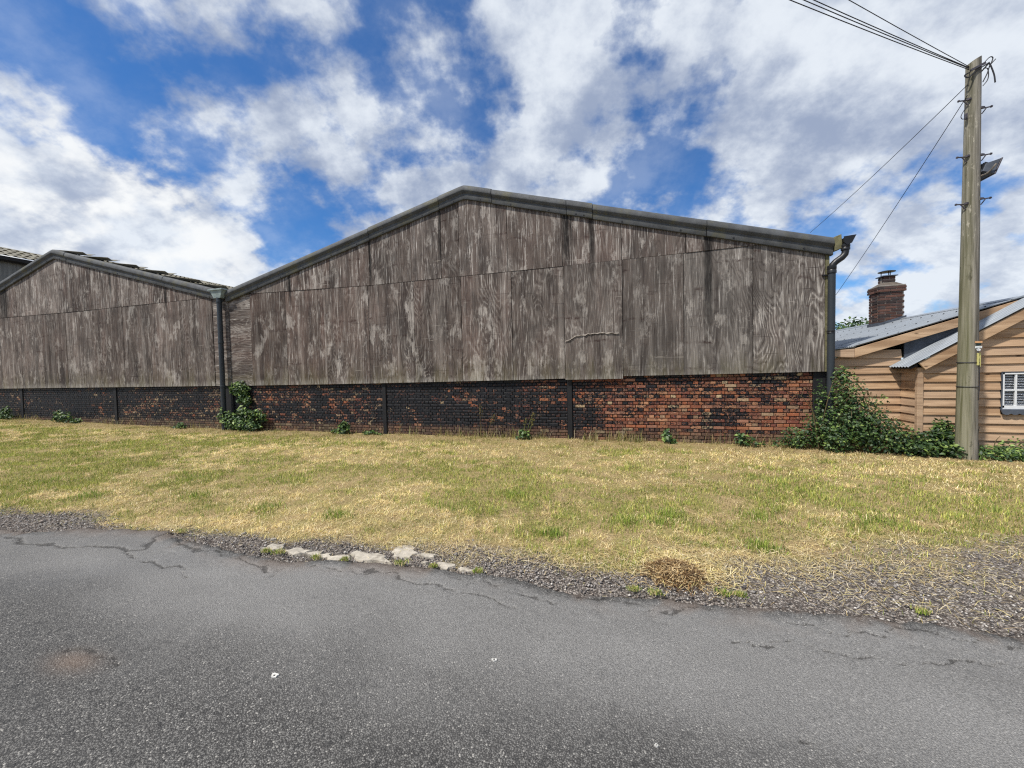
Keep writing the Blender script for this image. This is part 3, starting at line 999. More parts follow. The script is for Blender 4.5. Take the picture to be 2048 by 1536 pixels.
roof_sheets(barn, -3.62, 3.70, lambda x: top_main(x) - 0.11, 8.70, 24, 6, M_ROOFC)
roof_sheets(barn, -3.62, -11.25, lambda x: top_main(x) - 0.11, 8.70, 24, 6, M_ROOFC)
MB().box(3.42, 3.58, 8.76, 24, -0.1, 3.7).build('side_wall', M_CEM, barn)
MB().prism_y([(-11.3, -0.1), (3.4, -0.1), (3.4, 3.6), (-3.62, 5.5), (-11.3, 3.6)], 23.9, 24.0).build('rear_wall', M_CEM, barn)
# eaves gutter, offset bends and downpipe at the right corner
MB().obox((3.715, 8.60, 3.775), (0.055, 0, 0.02), (0, 0.08, 0), (-0.01, 0, 0.125)).build('gutter_board', M_LICHEN, barn, bevel=0.005)
gp = [(3.77, 3.83), (3.775, 3.76), (3.82, 3.72), (3.88, 3.745), (3.92, 3.80), (3.945, 3.86), (3.93, 3.865), (3.90, 3.80), (3.87, 3.765), (3.82, 3.74), (3.79, 3.77), (3.785, 3.83)]
gut = MB().prism_y(gp, 8.47, 24).build('gutter', M_BLACKPL, barn)
MB().prism_y([(3.77, 3.855), (3.775, 3.75), (3.82, 3.70), (3.89, 3.73), (3.955, 3.87)], 8.455, 8.469).build('end_cap', M_BLACKPL, gut)
pts = [(3.825, 8.53, 3.74), (3.825, 8.53, 3.60), (3.815, 8.53, 3.55), (3.775, 8.53, 3.50), (3.68, 8.53, 3.43), (3.635, 8.53, 3.38), (3.62, 8.53, 3.33), (3.62, 8.53, 3.23)]
dp = MB().tube([(3.62, 8.53, 3.26), (3.615, 8.53, 1.8), (3.60, 8.53, 0.02)], 0.058, 16).build('downpipe', M_PIPE, barn, smooth=True)
MB().tube(pts, 0.055, 16).build('offset_bend', M_BLACKPL, dp, smooth=True)
for q in ((3.825, 8.53, 3.62, 0.068, 0.10), (3.62, 8.53, 3.22, 0.070, 0.14), (3.612, 8.53, 2.13, 0.064, 0.05)):
    MB().lathe(q[:3], [(q[3] - 0.012, 0), (q[3], 0.008), (q[3], q[4] / 2 - 0.01), (q[3] - 0.006, q[4] / 2), (q[3], q[4] / 2 + 0.01), (q[3], q[4]), (q[3] - 0.012, q[4] + 0.006)], 16).build('pipe_collar', M_BLACKPL, dp, smooth=True)
MB().box(3.50, 3.66, 8.585, 8.615, 3.20, 3.225).build('pipe_bracket', M_BLACKPL, dp)

# ---- barn on the left
barn2 = empty('barn', (-19.08, 8.7, 0), 'left-hand gabled plywood barn above a nearly black brick wall', 'barn', 'barns side by side')
MB().prism_y([(-26.8, 1.40), (-11.42, 1.40), (-11.42, top_left(-11.42) - 0.12), (-19.08, top_left(-19.08) - 0.12), (-26.8, top_left(-26.8) - 0.12)], 8.66, 8.75).build('backing_frame', M_DARK, barn2)
brick_wall(barn2, [(-26.8, -21.80), (-21.66, -16.56), (-16.42, -11.62)], YB, None, tar_left, 0, lambda x: 0.75)
for a, b in ((-21.80, -21.66), (-16.56, -16.42), (-11.62, -11.23)):
    MB().box(a, b, YB - 0.025, YB + 0.15, -0.1, 1.40).build('post', M_DARK, barn2, bevel=0.006)
MZ2 = lambda x: float(np.interp(x, [-23, -18.6, -13.8, -11.4], [3.965, 3.92, 3.93, 3.93]))
lx = [-26.8, -25.2, -23.95, -22.70, -21.40, -20.1, -18.76, -17.3, -15.81, -14.50, -13.18, -11.83]
for a, b in zip(lx[:-1], lx[1:]):
    panel(barn2, a, b, 1.302, 1.302, MZ2, top_left, M_PLY, random.uniform(-0.006, 0.006))
ux = [-26.4, -25.0, -23.3, -22.15, -21.5, -20.2, -18.76, -17.3, -15.81, -14.5, -13.2, -12.05]
for a, b in zip(ux[:-1], ux[1:]):
    if top_left(a) - 0.2 < MZ2(a):
        a = a + (MZ2(a) - top_left(a) + 0.24) / 0.2657
    if top_left(b) - 0.2 < MZ2(b) + 0.006:
        b = b - (MZ2(b) - top_left(b) + 0.25) / 0.2614
    panel(barn2, a, b, MZ2(a) + 0.006, MZ2(b) + 0.006, None, top_left, M_PLY, random.uniform(-0.010, -0.002))
panel(barn2, -11.83, -11.20, 1.302, 1.302, lambda x: 3.93, top_left, M_PLYH, 0.014)
jx = [-26.9, -24.0, -21.5, -18.40, -16.28, -13.71, -11.36]
for i, (a, b) in enumerate(zip(jx[:-1], jx[1:])):
    barge(barn2, top_left, a + 0.006, b - 0.006, dz=(0.0, 0.01, 0.012, 0.0, 0.006, 0.0)[i], dy=(0, 0.006, 0.01, 0.0, 0.006, 0.0)[i])
roof_sheets(barn2, -19.08, -11.30, lambda x: top_left(x) - 0.03, 8.62, 24, 6, M_ROOFC, near=8.98)
roof_sheets(barn2, -19.08, -26.9, top_left, 8.66, 24, 6, M_ROOFC)
MB().prism_y([(-26.9, -0.1), (-11.4, -0.1), (-11.4, 3.6), (-19.08, 5.6), (-26.9, 3.6)], 23.9, 24.0).build('rear_wall', M_CEM, barn2)
# hopper head and downpipe in the valley between the barns
hv = [(-11.62, 8.40), (-11.12, 8.40), (-11.12, 8.56), (-11.62, 8.56)]
hb = [(-11.50, 8.44), (-11.24, 8.44), (-11.24, 8.56), (-11.50, 8.56)]
hop = MB()
V = [(x, y, 4.09) for x, y in hv] + [(x, y, 3.86) for x, y in hb]
hop.add(V, [(0, 1, 2, 3), (7, 6, 5, 4), (0, 4, 5, 1), (1, 5, 6, 2), (2, 6, 7, 3), (3, 7, 4, 0)])
hop.box(-11.645, -11.095, 8.375, 8.56, 4.075, 4.115)
hop.build('hopper_head', M_HOPPER, barn2, bevel=0.004)
dp2 = MB().tube([(-11.37, 8.50, 3.88), (-11.375, 8.50, 2.4), (-11.385, 8.50, 0.0)], 0.066, 16).build('downpipe', M_PIPE, barn2, smooth=True)
for z in (3.72, 2.55, 1.25):
    MB().lathe((-11.372, 8.50, z), [(0.066, 0), (0.076, 0.006), (0.076, 0.06), (0.066, 0.066)], 16).build('pipe_collar', M_PIPE, dp2, smooth=True)

# ---- taller shed behind, far left
shed = empty('shed', (-31.8, 18, 0), 'taller grey shed with corrugated roof behind the left-hand barn', 'shed')
def tsh(x):
    return float(np.interp(x, [-35.6, -28.0], [9.55, 7.50]))
for i in range(4):
    a, b = -35.6 + 1.9 * i, -35.6 + 1.9 * (i + 1) + 0.15
    for ya, yb in ((10.0, 14.0), (14.02, 20.0), (20.02, 30.0)):
        V, F = corrugated(a, tsh(-35.6) - 0.27 * (a + 35.6), b, tsh(-35.6) - 0.27 * (b + 35.6), ya, yb, pitch=0.30, amp=0.034, lift=0.06, per=8)
        MB().add(V, F).build('roof_sheet', M_ROOFC, shed, smooth=True)
MB().prism_y([(-28.12, 7.50), (-28.10, 7.28), (-27.98, 7.20), (-27.84, 7.28), (-27.82, 7.44)], 10.0, 30.0).build('gutter', M_DARK, shed)
V, F = [], []
ys = np.linspace(10.0, 30.0, 400)
for y in ys:
    h = 0.03 * math.cos(y * 2 * math.pi / 0.30)
    V += [(-28.15 + h, y, 0), (-28.15 + h, y, 7.5)]
F = [(2 * i, 2 * i + 2, 2 * i + 3, 2 * i + 1) for i in range(len(ys) - 1)]
M_SHEDW = m_plain('shed_cladding', srgb(112, 112, 110), 0.85, 0.3, 6, 0.2, stretch=(1, 1, 0.08), dirt=srgb(70, 68, 66))
MB().add(V, F).build('wall_cladding', M_SHEDW, shed, smooth=True)
MB().prism_y([(-35.6, 0), (-28.2, 0), (-28.2, 7.4), (-35.6, 9.4)], 10.0, 10.1).build('gable_wall', M_SHEDW, shed)
#@@HOUSE

# ------------------------------------------------------------------ timber house on the right
house = empty('timber_house', (6.4, 8.8, 0), 'low timber house with horizontal boards, grey corrugated metal roof and brick chimney', 'house')
RX, RZ = 6.38, 2.622                     # main ridge
main_top = lambda x: 2.10 + 0.32 * (x - 4.75) if x > 4.045 else 1.874 - 0.10 * (4.045 - x)
porch_top = lambda x: 1.589 + 0.628 * (x - 4.76) if x < 6.42 else 1.589 + 0.628 * (8.08 - x)
GA = 0.1405


def wboard(parent, x0b, x1b, x0t, x1t, z, y, name='weatherboard'):
    """one feather-edged board facing -y; lower edge proud"""
    d0, d1 = random.uniform(-0.002, 0.002), random.uniform(-0.003, 0.003)
    zb0, zb1, zt = z + d0, z + d1, z + GA + 0.012
    yb, yt = y - 0.036, y - 0.008
    V = [(x0b, yb, zb0), (x1b, yb, zb1), (x1b, y, zb1), (x0b, y, zb0), (x0t, yt, zt), (x1t, yt, zt), (x1t, y + 0.004, zt), (x0t, y + 0.004, zt)]
    F = [(0, 1, 5, 4), (3, 2, 1, 0), (4, 5, 6, 7), (0, 4, 7, 3), (1, 2, 6, 5), (2, 3, 7, 6)]
    return MB().add(V, F).build(name, M_BOARD, parent)


# main gable wall, left of the porch
for i in range(14):
    z = -0.03 + i * GA
    cut = lambda zz: max(3.70, 4.045 + (zz - 1.70) / 0.32) if zz > 1.70 else 3.70
    x0b, x0t = cut(z), cut(z + GA)
    if x0t > 4.72:
        break
    wboard(house, x0b, 4.795, x0t, 4.795, z, 8.80)
# return wall of the porch (faces left)
for i in range(11):
    z = -0.03 + i * GA
    V = [(4.80 - 0.030, 8.38, z), (4.80 - 0.030, 8.765, z), (4.80, 8.765, z), (4.80, 8.38, z), (4.80 - 0.008, 8.38, z + GA + 0.012), (4.80 - 0.008, 8.765, z + GA + 0.012), (4.804, 8.765, z + GA + 0.012), (4.804, 8.38, z + GA + 0.012)]
    MB().add(V, [(0, 1, 5, 4), (3, 2, 1, 0), (4, 5, 6, 7), (0, 4, 7, 3), (1, 2, 6, 5), (2, 3, 7, 6)]).build('weatherboard', M_BOARD, house)
MB().box(4.765, 4.845, 8.305, 8.375, -0.05, 1.475).build('corner_post', M_BOARD, house, bevel=0.004)
MB().box(4.81, 8.02, 8.37, 8.76, -0.05, 1.42).build('porch_core', M_DARK, house)
MB().box(3.72, 9.05, 8.81, 18.0, -0.05, 1.62).build('wall_core', M_DARK, house)
# porch front
WX0, WX1, WZ0, WZ1 = 5.855, 6.62, 0.745, 1.385
for i in range(19):
    z = -0.03 + i * GA
    lim = lambda zz: (4.845, 7.995) if zz < 1.42 else (4.76 + (zz - 1.44) / 0.628, 8.08 - (zz - 1.44) / 0.628)
    a0, b0 = lim(z)
    a1, b1 = lim(z + GA)
    a0, a1 = max(a0, 4.845), max(a1, 4.845)
    if b0 - a0 < 0.15:
        break
    a1, b1 = min(a1, b1 - 0.02), max(b1, a1 + 0.02)
    if z + GA > WZ0 + 0.02 and z < WZ1 - 0.02:
        wboard(house, a0, WX0, a1, WX0, z, 8.35)
        wboard(house, WX1, b0, WX1, b1, z, 8.35)
    else:
        wboard(house, a0, b0, a1, b1, z, 8.35)
MB().prism_y([(4.845, 1.40), (8.0, 1.40), (6.42, 2.42)], 8.356, 8.37).build('gable_backing', M_DARK, house)
# lead-covered triangle between the two roofs
MB().prism_y([(4.83, 1.60), (6.36, 2.555), (6.36, 2.57), (4.83, 2.05)], 8.765, 8.79).build('lead_flashing', M_LEAD, house)
# window with white frame and louvred blind
win = MB()
for a, b, z0, z1 in ((WX0 + 0.02, WX0 + 0.045, 0.795, WZ1 - 0.02), (WX1 - 0.045, WX1 - 0.02, 0.795, WZ1 - 0.02), (WX0 + 0.02, WX1 - 0.02, WZ1 - 0.045, WZ1 - 0.02), (WX0 + 0.02, WX1 - 0.02, 0.775, 0.83)):
    win.box(a, b, 8.318, 8.352, z0, z1)
win = win.build('window', M_WHITE, house)
MB().box(WX0 + 0.006, WX0 + 0.02, 8.312, 8.36, 0.76, WZ1).build('reveal', M_LEAD, win)
MB().box(WX0, WX1, 8.312, 8.36, WZ1 - 0.012, WZ1).build('reveal', M_LEAD, win)
MB().box(WX1 - 0.02, WX1, 8.305, 8.36, 0.76, WZ1).build('reveal', M_LEAD, win)
for x in (6.045, 6.24, 6.435):
    MB().box(x - 0.011, x + 0.011, 8.322, 8.346, 0.83, WZ1 - 0.045).build('glazing_bar', M_WHITE, win)
MB().box(WX0 + 0.045, WX1 - 0.045, 8.324, 8.344, 1.072, 1.094).build('glazing_bar', M_WHITE, win)
for i in range(13):
    z = 0.848 + i * 0.0415
    MB().obox(((WX0 + WX1) / 2, 8.362, z), ((WX1 - WX0) / 2 - 0.046, 0, 0), (0, 0.009, 0.0125), (0, -0.0016, 0.001)).build('blind_slat', M_WHITE, win)
MB().box(WX0 + 0.02, WX1 - 0.02, 8.395, 8.40, 0.78, WZ1 - 0.02).build('room_back', M_DARK, win)
gl = mat_new('window_glass')
gl.b.inputs['Transmission Weight'].default_value = 1.0
gl.b.inputs['Roughness'].default_value = 0.02
gl.b.inputs['IOR'].default_value = 1.02
MB().box(WX0 + 0.03, WX1 - 0.03, 8.348, 8.351, 0.80, WZ1 - 0.03).build('pane', gl.mat, win)
sx = np.linspace(WX0, WX1 + 0.02, 60)
pts = list(sx)
MB().sweep(pts, lambda i: [(pts[i], 8.30, 0.770), (pts[i], 8.285, 0.765), (pts[i], 8.280, 0.705 - 0.022 * abs(math.sin((pts[i] - WX0) / 0.105 * math.pi))), (pts[i], 8.286, 0.705 - 0.022 * abs(math.sin((pts[i] - WX0) / 0.105 * math.pi))), (pts[i], 8.33, 0.775)]).build('lead_sill', M_LEAD, win)

# main roof, one corrugated sheet after another along the ridge
yy = 8.665
k = 0
while yy < 18:
    y2 = yy + 0.912
    V, F = corrugated(RX, RZ, 4.03, main_top(4.05) + 0.004, yy, y2 - 0.004, pitch=0.076, amp=0.010, thick=0.003, lift=0.008 if k % 2 else 0.004, per=8)
    s = MB().add(V, F).build('roof_sheet', M_STEEL, house, smooth=True)
    sc_ = MB()
    for xx in (4.16, 4.75, 5.35, 5.95):
        for q in range(3):
            sc_.lathe((xx, yy + 0.114 + q * 0.304, main_top(xx) + 0.014), [(0.016, -0.01), (0.016, 0.004), (0.009, 0.006), (0.008, 0.014)], 6)
    sc_.build('screws', M_BOLT, s, kind='stuff')
    V, F = corrugated(4.06, main_top(4.06) - 0.008, 3.66, 1.826, yy, y2 - 0.004, pitch=0.076, amp=0.010, thick=0.003, per=8)
    MB().add(V, F).build('eaves_sheet', M_STEEL, house, smooth=True)
    yy = y2
    k += 1
V, F = corrugated(RX, RZ, 9.1, RZ - 0.32 * (9.1 - RX), 8.665, 18, pitch=0.076, amp=0.010, thick=0.003, per=6)
MB().add(V, F).build('roof_slope', M_STEEL, house, smooth=True)
MB().sweep([8.66, 18], lambda i: [((RX + a), (8.66, 18)[i], RZ + b) for a, b in ((-0.13, -0.022), (-0.03, 0.022), (0.03, 0.022), (0.13, -0.022), (0.13, -0.03), (0, 0.0), (-0.13, -0.03))]).build('ridge_cap', M_STEEL, house)
# verge boards of the main gable
MB().prism_y([(3.68, 1.815), (4.043, 1.842), (4.043, 1.680), (3.68, 1.700)], 8.672, 8.70).build('verge_board', M_BOARD, house, bevel=0.003)
MB().prism_y([(4.046, 1.845), (6.37, 2.590), (6.37, 2.440), (4.046, 1.678)], 8.668, 8.698).build('verge_board', M_BOARD, house, bevel=0.003)
MB().prism_y([(6.40, 2.590), (9.05, 1.73), (9.05, 1.58), (6.40, 2.440)], 8.668, 8.698).build('verge_board', M_BOARD, house, bevel=0.003)
# porch roof
V, F = corrugated(6.42, 2.632, 4.60, porch_top(4.60) + 0.003, 8.215, 8.765, pitch=0.076, amp=0.010, thick=0.003, per=8)
MB().add(V, F).build('porch_roof_sheet', M_STEEL, house, smooth=True)
V, F = corrugated(6.42, 2.632, 8.24, porch_top(8.24) + 0.003, 8.215, 8.765, pitch=0.076, amp=0.010, thick=0.003, per=8)
MB().add(V, F).build('porch_roof_sheet', M_STEEL, house, smooth=True)
MB().prism_y([(4.74, 1.555), (6.415, 2.602), (6.415, 2.430), (4.83, 1.438)], 8.235, 8.268).build('porch_verge_board', M_BOARD, house, bevel=0.003)
MB().prism_y([(6.425, 2.602), (8.10, 1.555), (8.01, 1.438), (6.425, 2.430)], 8.235, 8.268).build('porch_verge_board', M_BOARD, house, bevel=0.003)
MB().obox((4.70, 8.52, 1.492), (0.05, 0, 0.028), (0, 0.24, 0), (-0.006, 0, 0.012)).build('soffit', M_DARK, house)

# chimney, laid brick by brick
ch = MB().box(5.905, 6.365, 11.595, 12.025, 2.2, 3.28).box(5.88, 6.39, 11.57, 12.05, 3.30, 3.44).box(6.03, 6.25, 11.70, 11.92, 3.4, 3.66).build('chimney', M_CHBRICK_MORTAR, house)


def ring_bricks(x0, x1, y0, y1, z0, n, hgt=0.067, bl=0.225):
    for r_ in range(n):
        za, zb = z0 + r_ * hgt + 0.007, z0 + (r_ + 1) * hgt - 0.007
        for side in range(4):
            L = (x1 - x0) if side % 2 == 0 else (y1 - y0) - 0.20
            o = 0.0 if (r_ + side) % 2 == 0 else -bl / 2
            while o < L - 0.02:
                a, b = max(o, 0) + 0.006, min(o + bl, L) - 0.006
                o += bl
                if b - a < 0.03:
                    continue
                mb = MB()
                f = random.uniform(0.6, 1.15)
                cc = random.choice([srgb(100, 74, 66), srgb(88, 70, 66), srgb(110, 80, 70), srgb(78, 68, 66)])
                cc = (cc[0] * f, cc[1] * f, cc[2] * f, 1)
                e = random.uniform(-0.003, 0.003)
                if side == 0:
                    mb.box(x0 + a, x0 + b, y0 + e, y0 + 0.09, za, zb, cc)
                elif side == 2:
                    mb.box(x0 + a, x0 + b, y1 - 0.09, y1 + e, za, zb, cc)
                elif side == 1:
                    mb.box(x1 - 0.09, x1 + e, y0 + 0.10 + a, y0 + 0.10 + b, za, zb, cc)
                else:
                    mb.box(x0 + e, x0 + 0.09, y0 + 0.10 + a, y0 + 0.10 + b, za, zb, cc)
                mb.build('brick', M_CHB, ch, bevel=0.004, col=True)


ring_bricks(5.89, 6.38, 11.58, 12.04, 2.40, 13)
ring_bricks(5.865, 6.405, 11.555, 12.065, 3.275, 2)
ring_bricks(6.02, 6.26, 11.69, 11.93, 3.53, 2, 0.07, 0.24)
MB().add([(5.87, 11.56, 3.412), (6.40, 11.56, 3.412), (6.40, 12.06, 3.412), (5.87, 12.06, 3.412), (6.02, 11.69, 3.52), (6.26, 11.69, 3.52), (6.26, 11.93, 3.52), (6.02, 11.93, 3.52)],
         [(0, 1, 5, 4), (1, 2, 6, 5), (2, 3, 7, 6), (3, 0, 4, 7), (4, 5, 6, 7)]).build('flaunching', m_plain('flaunching_mortar', srgb(92, 84, 76), 0.95, 0.25, 14, 0.5), ch)
MB().box(5.99, 6.29, 11.66, 11.96, 3.672, 3.692).build('cap_slab', M_LEAD, ch)
MB().prism_y([(5.86, 2.38), (6.40, 2.56), (6.40, 2.70), (5.86, 2.53)], 11.555, 11.58).add([(5.865, 11.56, 2.40), (5.865, 12.06, 2.40), (5.88, 12.06, 2.55), (5.88, 11.56, 2.55)], [(0, 1, 2, 3)]).build('lead_apron', M_LEAD, ch)
cowl = MB().lathe((6.14, 11.81, 3.79), [(0.165, 0.0), (0.165, 0.012), (0.10, 0.030), (0.02, 0.040), (0.001, 0.04)], 20).build('cowl', M_BLACKPL, ch, smooth=True)
for a in (0.4, 2.5, 4.6):
    MB().tube([(6.14 + 0.10 * math.cos(a), 11.81 + 0.10 * math.sin(a), 3.69), (6.14 + 0.10 * math.cos(a), 11.81 + 0.10 * math.sin(a), 3.80)], 0.010, 6).build('cowl_leg', M_BLACKPL, cowl)

# ------------------------------------------------------------------ utility pole
pole = empty('utility_pole', (5.225, 8.0, 0), 'tall weathered wooden utility pole with metal climbing steps beside the house', 'utility pole')
seg, rings = 28, 60
V, F = [], []
for i in range(rings + 1):
    f = i / rings
    z = -0.1 + f * 6.37
    r0 = 0.125 - 0.042 * f + 0.010 * math.exp(-z / 0.25)
    for j in range(seg):
        a = 2 * math.pi * j / seg
        r_ = r0 * (1 + 0.03 * float(vnoise(np.array(j * 0.9), np.array(z * 0.5), 3) - 0.5) + 0.012 * math.sin(3 * a + 1))
        zz = z - (0.045 * (1 - math.cos(a) * 1.0) if i == rings else 0)
        V.append((5.222 + 0.006 * f + r_ * math.cos(a), 8.0 + r_ * math.sin(a), zz))
F = [(i * seg + j, i * seg + (j + 1) % seg, (i + 1) * seg + (j + 1) % seg, (i + 1) * seg + j) for i in range(rings) for j in range(seg)]
F.append(tuple(rings * seg + j for j in range(seg)))
post = MB().add(V, F).build('post', M_POLE, pole, smooth=True)
prad = lambda z: 0.125 - 0.042 * (z + 0.1) / 6.37
for z, s in ((5.63, -1), (5.47, 1), (4.765, -1), (4.755, 1), (4.085, 1), (4.035, -1)):
    r_ = prad(z)
    px = 5.225
    mb = MB()
    mb.tube([(px + s * (r_ - 0.03), 7.97, z), (px + s * (r_ + 0.115), 7.96, z + 0.004)], 0.010, 8)
    mb.tube([(px + s * (r_ + 0.105), 7.96, z + 0.004), (px + s * (r_ + 0.120), 7.96, z + 0.006)], [0.019, 0.015], 8)
    mb.tube([(px + s * (r_ + 0.055), 7.962, z), (px + s * (r_ - 0.005), 7.955, z - 0.085)], 0.0075, 6)
    mb.obox((px + s * (r_ - 0.012), 7.94, z + 0.0), (0.024, 0.01, 0), (-0.01, 0.012, 0), (0, 0, 0.014))
    mb.build('climbing_step', M_GALV, pole)
nrm = Vector((0.10, -0.995, 0)).normalized()
tan = Vector((0.995, 0.10, 0)).normalized()
pc = lambda z, off=0.0, lat=0.0: Vector((5.222, 8.0, z)) + nrm * (math.sqrt(max(prad(z) ** 2 - (0.045 + lat) ** 2, 1e-4)) + 0.012 + off) + tan * (0.045 + lat)
flatm = lambda n, c: m_plain(n, c, 0.6, 0.1, 30, 0.0)
MB().obox(pc(1.862), tan * 0.047, nrm * 0.003, (0, 0, 0.014)).build('warning_plate', flatm('orange_plate', srgb(206, 158, 112)), pole)
MB().obox(pc(1.825), tan * 0.030, nrm * 0.003, (0, 0, 0.017)).build('tag', flatm('dark_green_tag', srgb(24, 44, 44)), pole)
lab = MB().obox(pc(1.783), tan * 0.043, nrm * 0.003, (0, 0, 0.017)).build('label_plate', flatm('white_label', srgb(226, 230, 230)), pole)
MB().obox(pc(1.783, 0.0035), tan * 0.035, nrm * 0.0008, (0, 0, 0.0035)).build('print', flatm('grey_print', srgb(150, 156, 158)), lab)
nump = MB().lathe(pc(1.742), [(0.001, -0.002), (0.02, -0.002), (0.02, 0.003), (0.001, 0.003)], 18, axis=tuple(nrm))
ova = nump.build('number_plate', flatm('white_oval', srgb(232, 234, 234)), pole)
for s in (-1, 1):
    MB().lathe(pc(1.742, 0.004, s * 0.0175), [(0.001, -0.001), (0.016, -0.001), (0.016, 0.001), (0.001, 0.001)], 16, axis=tuple(nrm)).build('number_disc', flatm('white_disc', srgb(232, 234, 234)), ova)
    MB().lathe(pc(1.742, 0.006, s * 0.0175), [(0.001, -0.001), (0.006, -0.001), (0.006, 0.001), (0.001, 0.001)], 12, axis=tuple(nrm)).build('number_mark', flatm('dark_mark', srgb(40, 44, 48)), ova)
yel = flatm('yellow_capping', srgb(198, 190, 120))
for l0, za, zb in ((-0.010, 1.50, 1.69), (0.045, 1.475, 1.695)):
    MB().obox(pc((za + zb) / 2, 0.0, l0), tan * 0.011, nrm * 0.005, (0, 0, (zb - za) / 2)).build('capping_strip', yel, pole)
for z in (1.548, 1.163):
    pts = [Vector((5.222, 8.0, z + 0.004 * math.sin(a))) + Vector((math.cos(a), math.sin(a), 0)) * (prad(z) + 0.0045) for a in np.linspace(0, 2 * math.pi, 26)]
    MB().tube(pts, 0.006, 5).build('strap', M_CABLE, pole)
pts = [pc(z, 0.004, 0.03 - 0.025 * (1.5 - z) + 0.006 * math.sin(z * 17)) for z in np.linspace(1.5, 0.95, 14)]
MB().tube(pts, 0.005, 5).build('down_cable', M_CABLE, pole)
pts = [Vector((5.222 + prad(z) + 0.012 + 0.012 * math.sin(z * 13), 7.97, z)) for z in np.linspace(0.52, 0.22, 10)]
MB().tube(pts, 0.004, 5).build('down_cable', M_CABLE, pole)


def curve(pts, n=8):
    """smooth curve through points"""
    P = [Vector(q) for q in pts]
    P = [P[0] * 2 - P[1]] + P + [P[-1] * 2 - P[-2]]
    out = []
    for i in range(1, len(P) - 2):
        for k in range(n):
            t_ = k / n
            a, b, c_, e = P[i - 1:i + 3]
            out.append(0.5 * ((2 * b) + (c_ - a) * t_ + (2 * a - 5 * b + 4 * c_ - e) * t_ ** 2 + (3 * b - a - 3 * c_ + e) * t_ ** 3))
    out.append(P[-2])
    return out


for pts, r_ in (([(5.14, 7.93, 6.03), (5.06, 7.90, 5.98), (5.09, 7.88, 5.93), (5.20, 7.90, 6.02), (5.33, 7.92, 6.10), (5.38, 7.96, 6.13), (5.30, 8.0, 6.02)], 0.010),
                ([(5.31, 7.96, 6.13), (5.38, 7.95, 6.21), (5.42, 7.95, 6.20), (5.41, 7.95, 6.14), (5.38, 7.95, 6.06), (5.36, 7.95, 5.98), (5.31, 7.95, 5.86)], 0.007),
                ([(5.38, 7.95, 6.12), (5.40, 7.95, 6.08), (5.44, 7.95, 5.94), (5.455, 7.95, 5.82)], 0.009),
                ([(5.38, 7.95, 6.08), (5.42, 7.95, 6.13), (5.455, 7.95, 6.17)], 0.007),
                ([(5.31, 7.95, 6.06), (5.36, 7.95, 6.05), (5.375, 7.95, 5.95), (5.36, 7.95, 5.87), (5.31, 7.95, 5.80)], 0.006),
                ([(5.14, 7.93, 5.57), (5.06, 7.92, 5.44), (5.035, 7.92, 5.37), (5.06, 7.92, 5.33), (5.11, 7.92, 5.36)], 0.005)):
    MB().tube(curve(pts), r_, 6).build('cable_loop', M_CABLE, pole, smooth=True)
MB().obox((5.215, 7.90, 6.075), (0.10, 0.02, 0.05), (0, 0.012, 0), (-0.006, 0, 0.014)).build('cable_bracket', M_GALV, pole)
MB().box(5.095, 5.125, 7.93, 7.96, 5.33, 5.42).build('cable_clamp', M_GALV, pole, bevel=0.004)

lamp = empty('floodlight', (5.45, 8.0, 4.5), 'dark floodlight fixed to the right side of the wooden pole', 'floodlight')
tv, nv = Vector((0.34, 0, 0.94)).normalized(), Vector((0.94, 0, -0.34)).normalized()
cl = Vector((5.455, 8.02, 4.535))
mb = MB()
fr = [cl + tv * a * 0.115 + Vector((0, b * 0.14, 0)) for a, b in ((-1, -1), (1, -1), (1, 1), (-1, 1))]
bk = [cl - nv * 0.13 + tv * (a * 0.06 - 0.03) + Vector((0, b * 0.11, 0)) for a, b in ((-1, -1), (1, -1), (1, 1), (-1, 1))]
mb.add(fr + bk, [(0, 1, 2, 3), (7, 6, 5, 4), (0, 4, 5, 1), (1, 5, 6, 2), (2, 6, 7, 3), (3, 7, 4, 0)])
mb.build('housing', M_LEAD, lamp, bevel=0.004)
MB().obox(cl + nv * 0.010, tv * 0.122, (0, 0.15, 0), nv * 0.009).build('front_frame', M_GALV, lamp, bevel=0.003)
for k in range(-3, 4):
    MB().obox(cl - nv * 0.10 + Vector((0, k * 0.03, 0)), tv * 0.055, (0, 0.003, 0), nv * 0.045).build('cooling_fin', M_BLACKPL, lamp)
MB().tube(curve([(5.30, 7.99, 4.44), (5.36, 7.90, 4.46), tuple(cl - nv * 0.05 + Vector((0, -0.19, 0)))]), 0.011, 6).build('bracket', M_PEEL, lamp)
MB().tube([(5.29, 8.0, 4.44), (5.36, 8.0, 4.47)], 0.02, 8).build('mount', M_GALV, lamp)

# overhead lines
def wire(p0, p1, sag, r_, label, n=30):
    p0, p1 = Vector(p0), Vector(p1)
    pts = [p0.lerp(p1, i / n) - Vector((0, 0, 4 * sag * (i / n) * (1 - i / n))) for i in range(n + 1)]
    me = MB().tube(pts, r_, 6).build('overhead_cable', M_CABLE, None, smooth=True, label=label, cat='cable', group='overhead cables')
    return me


